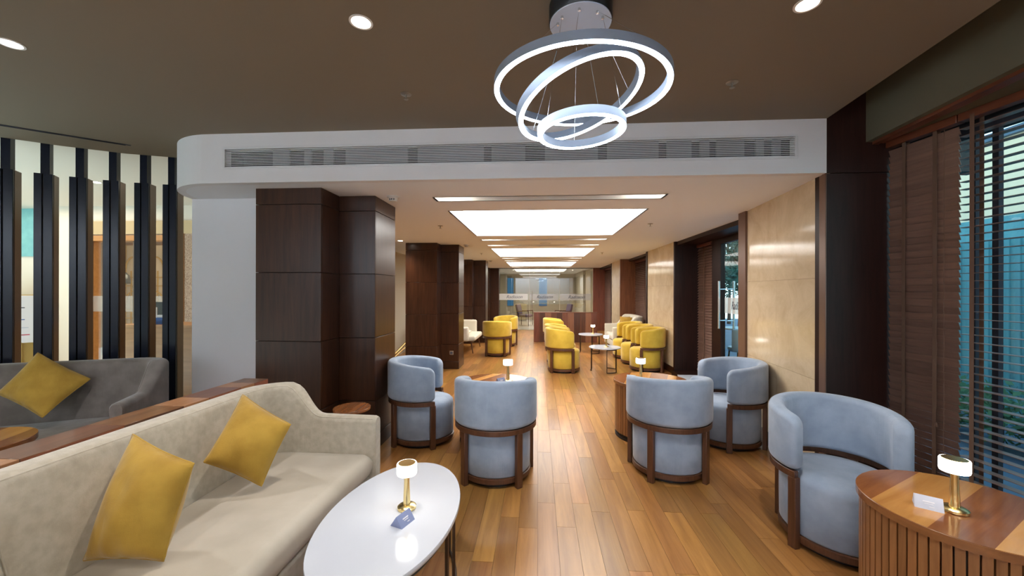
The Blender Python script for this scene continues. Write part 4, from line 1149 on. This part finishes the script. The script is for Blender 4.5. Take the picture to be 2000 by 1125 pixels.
MB().box((0, 0.02, 0.03), (0.05, 0.03, 0.06)).build('stand', M['black'], mn)
bk = tag(MB().box((-3.95, 4.42, 1.058), (0.16, 0.11, 0.022), 0.1).build('book', M['lobby_paint'], bevel=0.002, seg=1), 'small cream book on the right end of the reception desk', 'book')
# poster stand
ps = tag(empty('poster_stand', (-6.42, 4.48, 0), 0.96), 'white notice board on a gold stand behind the leftmost fins', 'notice board')
MB().mm(-0.13, 0.13, -0.01, 0.01, 0.79, 1.38).build('board', M['paper'], ps, bevel=0.002, seg=1)
MB().mm(-0.14, 0.14, 0.0105, 0.02, 0.40, 1.39).build('frame', M['gold'], ps)
for z, w, m in ((1.32, 0.04, 'ink'), (1.25, 0.10, 'ink'), (1.228, 0.15, 'ink'), (1.18, 0.12, 'card_pale'), (1.14, 0.12, 'card_pale'), (1.08, 0.15, 'ink_blue'), (0.98, 0.18, 'card_pale'), (0.89, 0.19, 'ink_red')):
    MB().mm(-0.11, -0.11 + w, -0.0125, -0.0102, z - 0.005, z + 0.005).build('print_line', M[m], ps)
MB().mm(-0.15, 0.15, -0.08, 0.08, 0, 0.03).mm(-0.02, 0.02, -0.01, 0.02, 0.03, 0.80).build('stand_foot', M['gold'], ps)
# shelf with a lamp glimpsed in the opening at the far left
sh = tag(empty('lobby_cabinet', (-8.0, 5.38, 0)), 'gold framed lobby cabinet at the far left behind the fins', 'cabinet')
MB().mm(-0.35, 0.42, -0.15, 0.15, 0.0, 1.20).build('body', M['gold'], sh, bevel=0.004)
MB().mm(-0.38, 0.45, -0.17, 0.17, 1.20, 1.24).build('top', M['brass'], sh)
ur = tag(empty('table_urn', (-7.96, 5.35, 1.24)), 'dark urn on the gold lobby cabinet', 'urn')
MB().lathe([(0.06, 0), (0.12, 0.03), (0.13, 0.14), (0.10, 0.20), (0.05, 0.22), (0.05, 0.30)], 24).build('vessel', M['leaf_dark'], ur, smooth=50)
struct(MB().mm(-8.25, -7.72, 5.70, 5.74, 1.98, 2.74).build('window_2', M['teal_wall']), 'teal glass over the lobby opening')
struct(MB().mm(-8.25, -7.72, 5.72, 5.75, 0, 1.98).build('wall_back', M['lobby_paint']))
for x, y, lab in ((-5.25, 4.35, 'small lobby downlight seen between the fins, left of the bulkhead'), (-3.75, 5.0, 'small lobby downlight beside the edge of the white bulkhead'), (-6.6, 4.4, 'small lobby downlight at the far left behind the fins')):
    d = tag(empty('downlight', (x, y, ZM + 0.035)), lab, 'downlight', 'lobby downlights')
    MB().ring([(0.045, -0.004), (0.058, -0.004), (0.058, 0.001), (0.045, 0.001)], 24).build('rim', M['down_white'], d, smooth=40)
    MB().lathe([(0.044, -0.002), (0.044, 0.001)], 20).build('lamp', M['down_glow'], d)
    spot('downlight_or_fill', (x, y, ZM + 0.02), SPOT_LOBBY, (1.0, 0.84, 0.64), 2.3, 0.9, 0.05)
l = bpy.data.lights.new('lobby_area_light', 'AREA'); l.energy = 20; l.size = 2.5; l.color = (1.0, 0.86, 0.68)  # bare area light under the lobby ceiling, no cove built
o = bpy.data.objects.new('lobby_area_light', l); COL.objects.link(o); o.location = (-7.0, 4.2, 2.70)
l = bpy.data.lights.new('back_room_fill', 'AREA'); l.energy = 70; l.size = 2.0; l.color = (1.0, 0.82, 0.58)  # added area light that brightens the dark room behind the lobby door
o = bpy.data.objects.new('back_room_fill', l); COL.objects.link(o); o.location = (-6.6, 7.8, 2.70)

# plant and gold rail glimpsed between the first two columns
pl = tag(empty('potted_plant', (-2.55, 9.05, 0)), 'green potted plant glimpsed between the first two walnut columns', 'plant')
MB().lathe([(0.13, 0.0), (0.17, 0.30), (0.18, 0.34), (0.16, 0.34)], 24).build('pot', M['paper'], pl, smooth=40)
mb = MB(); rg = random.Random(3)
for k in range(90):
    a = rg.random() * 2 * PI; e = 0.35 + rg.random() * 1.1; b = Vector((0.05 * math.cos(a), 0.05 * math.sin(a), 0.36 + rg.random() * 0.35))
    d = Vector((math.cos(a) * math.cos(e), math.sin(a) * math.cos(e), math.sin(e))); s = d.cross(Vector((0, 0, 1))).normalized() * 0.022
    L = 0.14 + 0.16 * rg.random()
    mb.quad(b, b + d * L * 0.5 + s, b + d * L, b + d * L * 0.5 - s)
f = mb.build('foliage', M['leaf'], pl); f['kind'] = 'stuff'
hr = tag(empty('handrail', (-2.75, 7.55, 0)), 'slanting gold handrail glimpsed between the first two walnut columns', 'handrail')
MB().tube([(-0.12, -0.4, 0.05), (0.10, 1.2, 0.62)], 0.022, 10).build('rail', M['brass'], hr, smooth=50)
MB().tube([(-0.16, -0.35, 0.0), (0.06, 1.25, 0.45)], 0.018, 10).build('rail', M['brass'], hr, smooth=50)
for f_ in (0.1, 0.9): MB().tube([(-0.12 + 0.22 * f_, -0.4 + 1.6 * f_, 0), (-0.12 + 0.22 * f_, -0.4 + 1.6 * f_, 0.05 + 0.57 * f_)], 0.012, 8).build('post', M['brass'], hr, smooth=50)
d = tag(empty('downlight', (-2.35, 6.6, ZC)), 'tiny downlight seen past the edge of the nearest walnut column', 'downlight', 'corridor downlights')
MB().ring([(0.040, -0.004), (0.052, -0.004), (0.052, 0.001), (0.040, 0.001)], 24).build('rim', M['down_white'], d, smooth=40)
MB().lathe([(0.039, -0.002), (0.039, 0.001)], 20).build('lamp', M['down_glow'], d)
spot('downlight_or_fill', (-2.5, 6.6, ZC - 0.02), 30, (1.0, 0.88, 0.72), 2.4, 0.9, 0.05)
spot('downlight_or_fill', (-2.5, 10.4, ZC - 0.02), 25, (1.0, 0.88, 0.72), 2.4, 0.9, 0.05)

# ------------------------------------------------------------------ glass partition and the room beyond
gw = struct(MB().mm(-1.46, 2.02, 14.735, 14.765, 2.285, ZC).build('wall_glass', M['dark_metal']), 'glass partition at the far end of the aisle')
for i, (x0, x1) in enumerate(((-1.46, -0.32), (-0.315, 0.80), (0.805, 2.02))):
    MB().mm(x0, x1 - 0.004, 14.744, 14.756, 0.0, 2.285).build('pane', M['dark_glass'], gw)
    MB().mm(x0 + (0.0 if i else 0.01), x1 - 0.06, 14.738, 14.742, 1.11, 1.345).build('frosted_band', M['frost'] if i == 0 else M['frost_thin'], gw)
    text_curve('lettering', 'Radisson', 0.17, M['ink'], gw, Matrix.Translation(((x0 + x1) / 2, 14.736, 1.225)) @ Matrix.Rotation(PI / 2, 4, 'X'), 0.35)
gh = MB().tube([(-0.22, 14.70, 0.75), (-0.22, 14.70, 1.45)], 0.014, 8).build('handle', M['steel'], gw, smooth=50)
struct(MB().mm(-4.5, 4.5, 20.0, 20.15, 0, 2.6).build('wall_back', M['beige_wall']), 'back wall of the room beyond the glass')
struct(MB().mm(1.85, 2.0, 16.4, 20.0, 0, ZC).build('wall_right', M['beige_wall']))
for i, (x0, x1) in enumerate(((-1.55, -1.25), (0.05, 0.45))):
    w = struct(MB().mm(x0, x1, 19.95, 19.985, 0.7, 2.1).build('window_%d' % (3 + i), M['bay_blue']), 'narrow dusk blue window beyond the glass')
def slim_chair(loc, rz, lab):
    t = empty('lounge_chair', loc, rz); tag(t, lab, 'chair', 'purple chairs beyond the glass')
    MB().mm(-0.28, 0.28, -0.26, 0.28, 0.36, 0.46).build('seat', M['purple_fabric'], t, bevel=0.03, seg=2)
    MB().box((0, 0.27, 0.68), (0.54, 0.10, 0.46), mtx=Matrix.Rotation(-0.2, 3, 'X')).build('backrest', M['purple_fabric'], t, bevel=0.04, seg=2)
    for sx in (-1, 1):
        MB().tube([(sx * 0.31, -0.26, 0.62), (sx * 0.31, 0.26, 0.60)], 0.016, 8).build('arm', M['frame_wood'], t)
        for y in (-0.25, 0.25): MB().tube([(sx * 0.31, y, 0.61), (sx * 0.30, y, 0.0)], 0.015, 8).build('leg', M['frame_wood'], t)
slim_chair((-0.55, 16.6, 0), 1.3, 'purple lounge chair beyond the glass, left of the low partition')
slim_chair((1.05, 16.7, 0), -1.3, 'purple lounge chair beyond the glass, over the low partition')
for k, (x, y) in enumerate(((-1.0, 16.0), (0.6, 17.6), (-0.2, 18.4), (1.4, 16.2))):
    d = tag(empty('downlight', (x, y, ZC)), ('small bright downlight beyond the glass at left', 'small bright downlight beyond the glass in the middle', 'farthest small bright downlight beyond the glass', 'small bright downlight beyond the glass at right')[k], 'downlight', 'downlights beyond the glass')
    MB().ring([(0.035, -0.004), (0.05, -0.004), (0.05, 0.001), (0.035, 0.001)], 20).build('rim', M['down_white'], d)
    MB().lathe([(0.034, -0.003), (0.034, 0.001)], 16).build('lamp', M['down_glow'], d)
l = bpy.data.lights.new('far_room_area_light', 'AREA'); l.energy = 26; l.size = 2.0; l.color = (1.0, 0.9, 0.74)  # bare area light under the far ceiling, no cove built
o = bpy.data.objects.new('far_room_area_light', l); COL.objects.link(o); o.location = (0.0, 17.6, ZC - 0.02)

# ------------------------------------------------------------------ outdoors
struct(MB().mm(3.0, 16, -6, 22, -0.2, -0.02).build('floor', M['paving']), 'paved ground outside')
tw = tag(empty('garden_wall', (5.2, 4.2, 0)), 'turquoise ribbed garden wall outside the window', 'wall')
MB().mm(0, 0.2, -4.2, 2.0, -0.02, 2.30).build('wall_body', M['teal_wall'], tw)
mb = MB()
for k in range(60): mb.mm(-0.02, 0.0, -4.1 + k * 0.1, -4.06 + k * 0.1, -0.02, 2.05)
rb = mb.build('rib', M['teal_rib'], tw); rb['kind'] = 'stuff'
bl = tag(empty('building', (9.5, 8.6, 0)), 'distant building in a lit peach tone glimpsed above the turquoise wall', 'building')
MB().mm(0, 3, -1.5, 1.2, -0.02, 4.6).build('wall', M['peach'], bl)  # warm light on the building is put into its peach colour
MB().mm(-0.1, 3.1, -1.6, 1.3, 4.6, 4.75).build('roof', M['paving'], bl)
def leaf_cloud(mb, c, r, n, s, rg):
    for k in range(n):
        u = Vector((rg.gauss(0, 1), rg.gauss(0, 1), rg.gauss(0, 1))).normalized() * (rg.random() ** 0.4)
        p = Vector(c) + Vector((u.x * r[0], u.y * r[1], u.z * r[2]))
        a = Vector((rg.gauss(0, 1), rg.gauss(0, 1), rg.gauss(0, 1))).normalized(); b = a.orthogonal().normalized()
        mb.quad(p - a * s, p + b * s * 0.5, p + a * s, p - b * s * 0.5)
rg = random.Random(5)
hd = tag(empty('hedge', (4.35, 3.9, 0)), 'green hedge at the foot of the turquoise wall outside the window', 'hedge')
mb = MB()
for k in range(9): leaf_cloud(mb, (rg.uniform(-0.15, 0.15), -2.4 + 0.5 * k, 0.32), (0.28, 0.35, 0.30), 420, 0.045, rg)
f = mb.build('foliage', M['leaf'], hd); f['kind'] = 'stuff'
mb = MB()
for k in range(9): mb.tube([(0, -2.4 + 0.5 * k, -0.02), (0, -2.4 + 0.5 * k, 0.4)], 0.015, 6)
mb.build('stem', M['bark'], hd)
for i, (x, y, h, lab) in enumerate(((5.5, 10.9, 3.2, 'dark leafy tree outside the glass door'), (7.2, 14.6, 3.6, 'taller dark tree farther outside the glass door'), (8.6, 18.4, 4.6, 'tallest dark tree, the farthest one outside the glass door'))):
    t = tag(empty('tree', (x, y, -0.02)), lab, 'tree', 'trees outside the door')
    MB().tube([(0, 0, 0), (0.05, 0.03, h * 0.45), (-0.04, 0.1, h * 0.8)], [0.09, 0.06, 0.03], 8).build('trunk', M['bark'], t, smooth=60)
    mb = MB()
    for k in range(6): mb.tube([(0.0, 0.03, h * (0.35 + 0.07 * k)), (0.7 * math.cos(k * 2.1), 0.7 * math.sin(k * 2.1), h * (0.62 + 0.07 * k))], [0.03, 0.01], 5)
    mb.build('branch', M['bark'], t)
    mb = MB()
    for k in range(9): leaf_cloud(mb, (rg.uniform(-0.9, 0.9), rg.uniform(-0.9, 0.9), h * rg.uniform(0.5, 1.15)), (0.55, 0.55, 0.45), 330, 0.07, rg)
    f = mb.build('crown', M['leaf_dark'], t); f['kind'] = 'stuff'
gc = tag(empty('garden_chair', (3.75, 7.55, -0.02), 0.6), 'pale tub chair on the terrace outside the glass door', 'chair')
arc_shell(0.21, 0.25, lambda a: 0.38, lambda a: 0.78, math.radians(100), 0.03, 0.02, steps=16, rr=0.015, n=2).build('backrest', M['plastic_grey'], gc, smooth=60)
MB().lathe([(0.20, 0.36), (0.23, 0.40), (0.22, 0.44)], 20).build('seat', M['plastic_grey'], gc, smooth=40)
for sx, sy in ((1, 1), (1, -1), (-1, 1), (-1, -1)): MB().tube([(sx * 0.14, sy * 0.14, 0.38), (sx * 0.17, sy * 0.17, 0)], 0.014, 6).build('leg', M['bark'], gc)
gt = tag(empty('garden_table', (4.1, 8.3, -0.02)), 'small pale table on the terrace outside the glass door', 'table')
MB().lathe([(0.33, 0.70), (0.35, 0.71), (0.35, 0.73)], 28).build('tabletop', M['plastic_grey'], gt, smooth=40)
MB().lathe([(0.20, 0.0), (0.03, 0.03), (0.025, 0.70)], 16).build('pedestal', M['dark_metal'], gt, smooth=40)
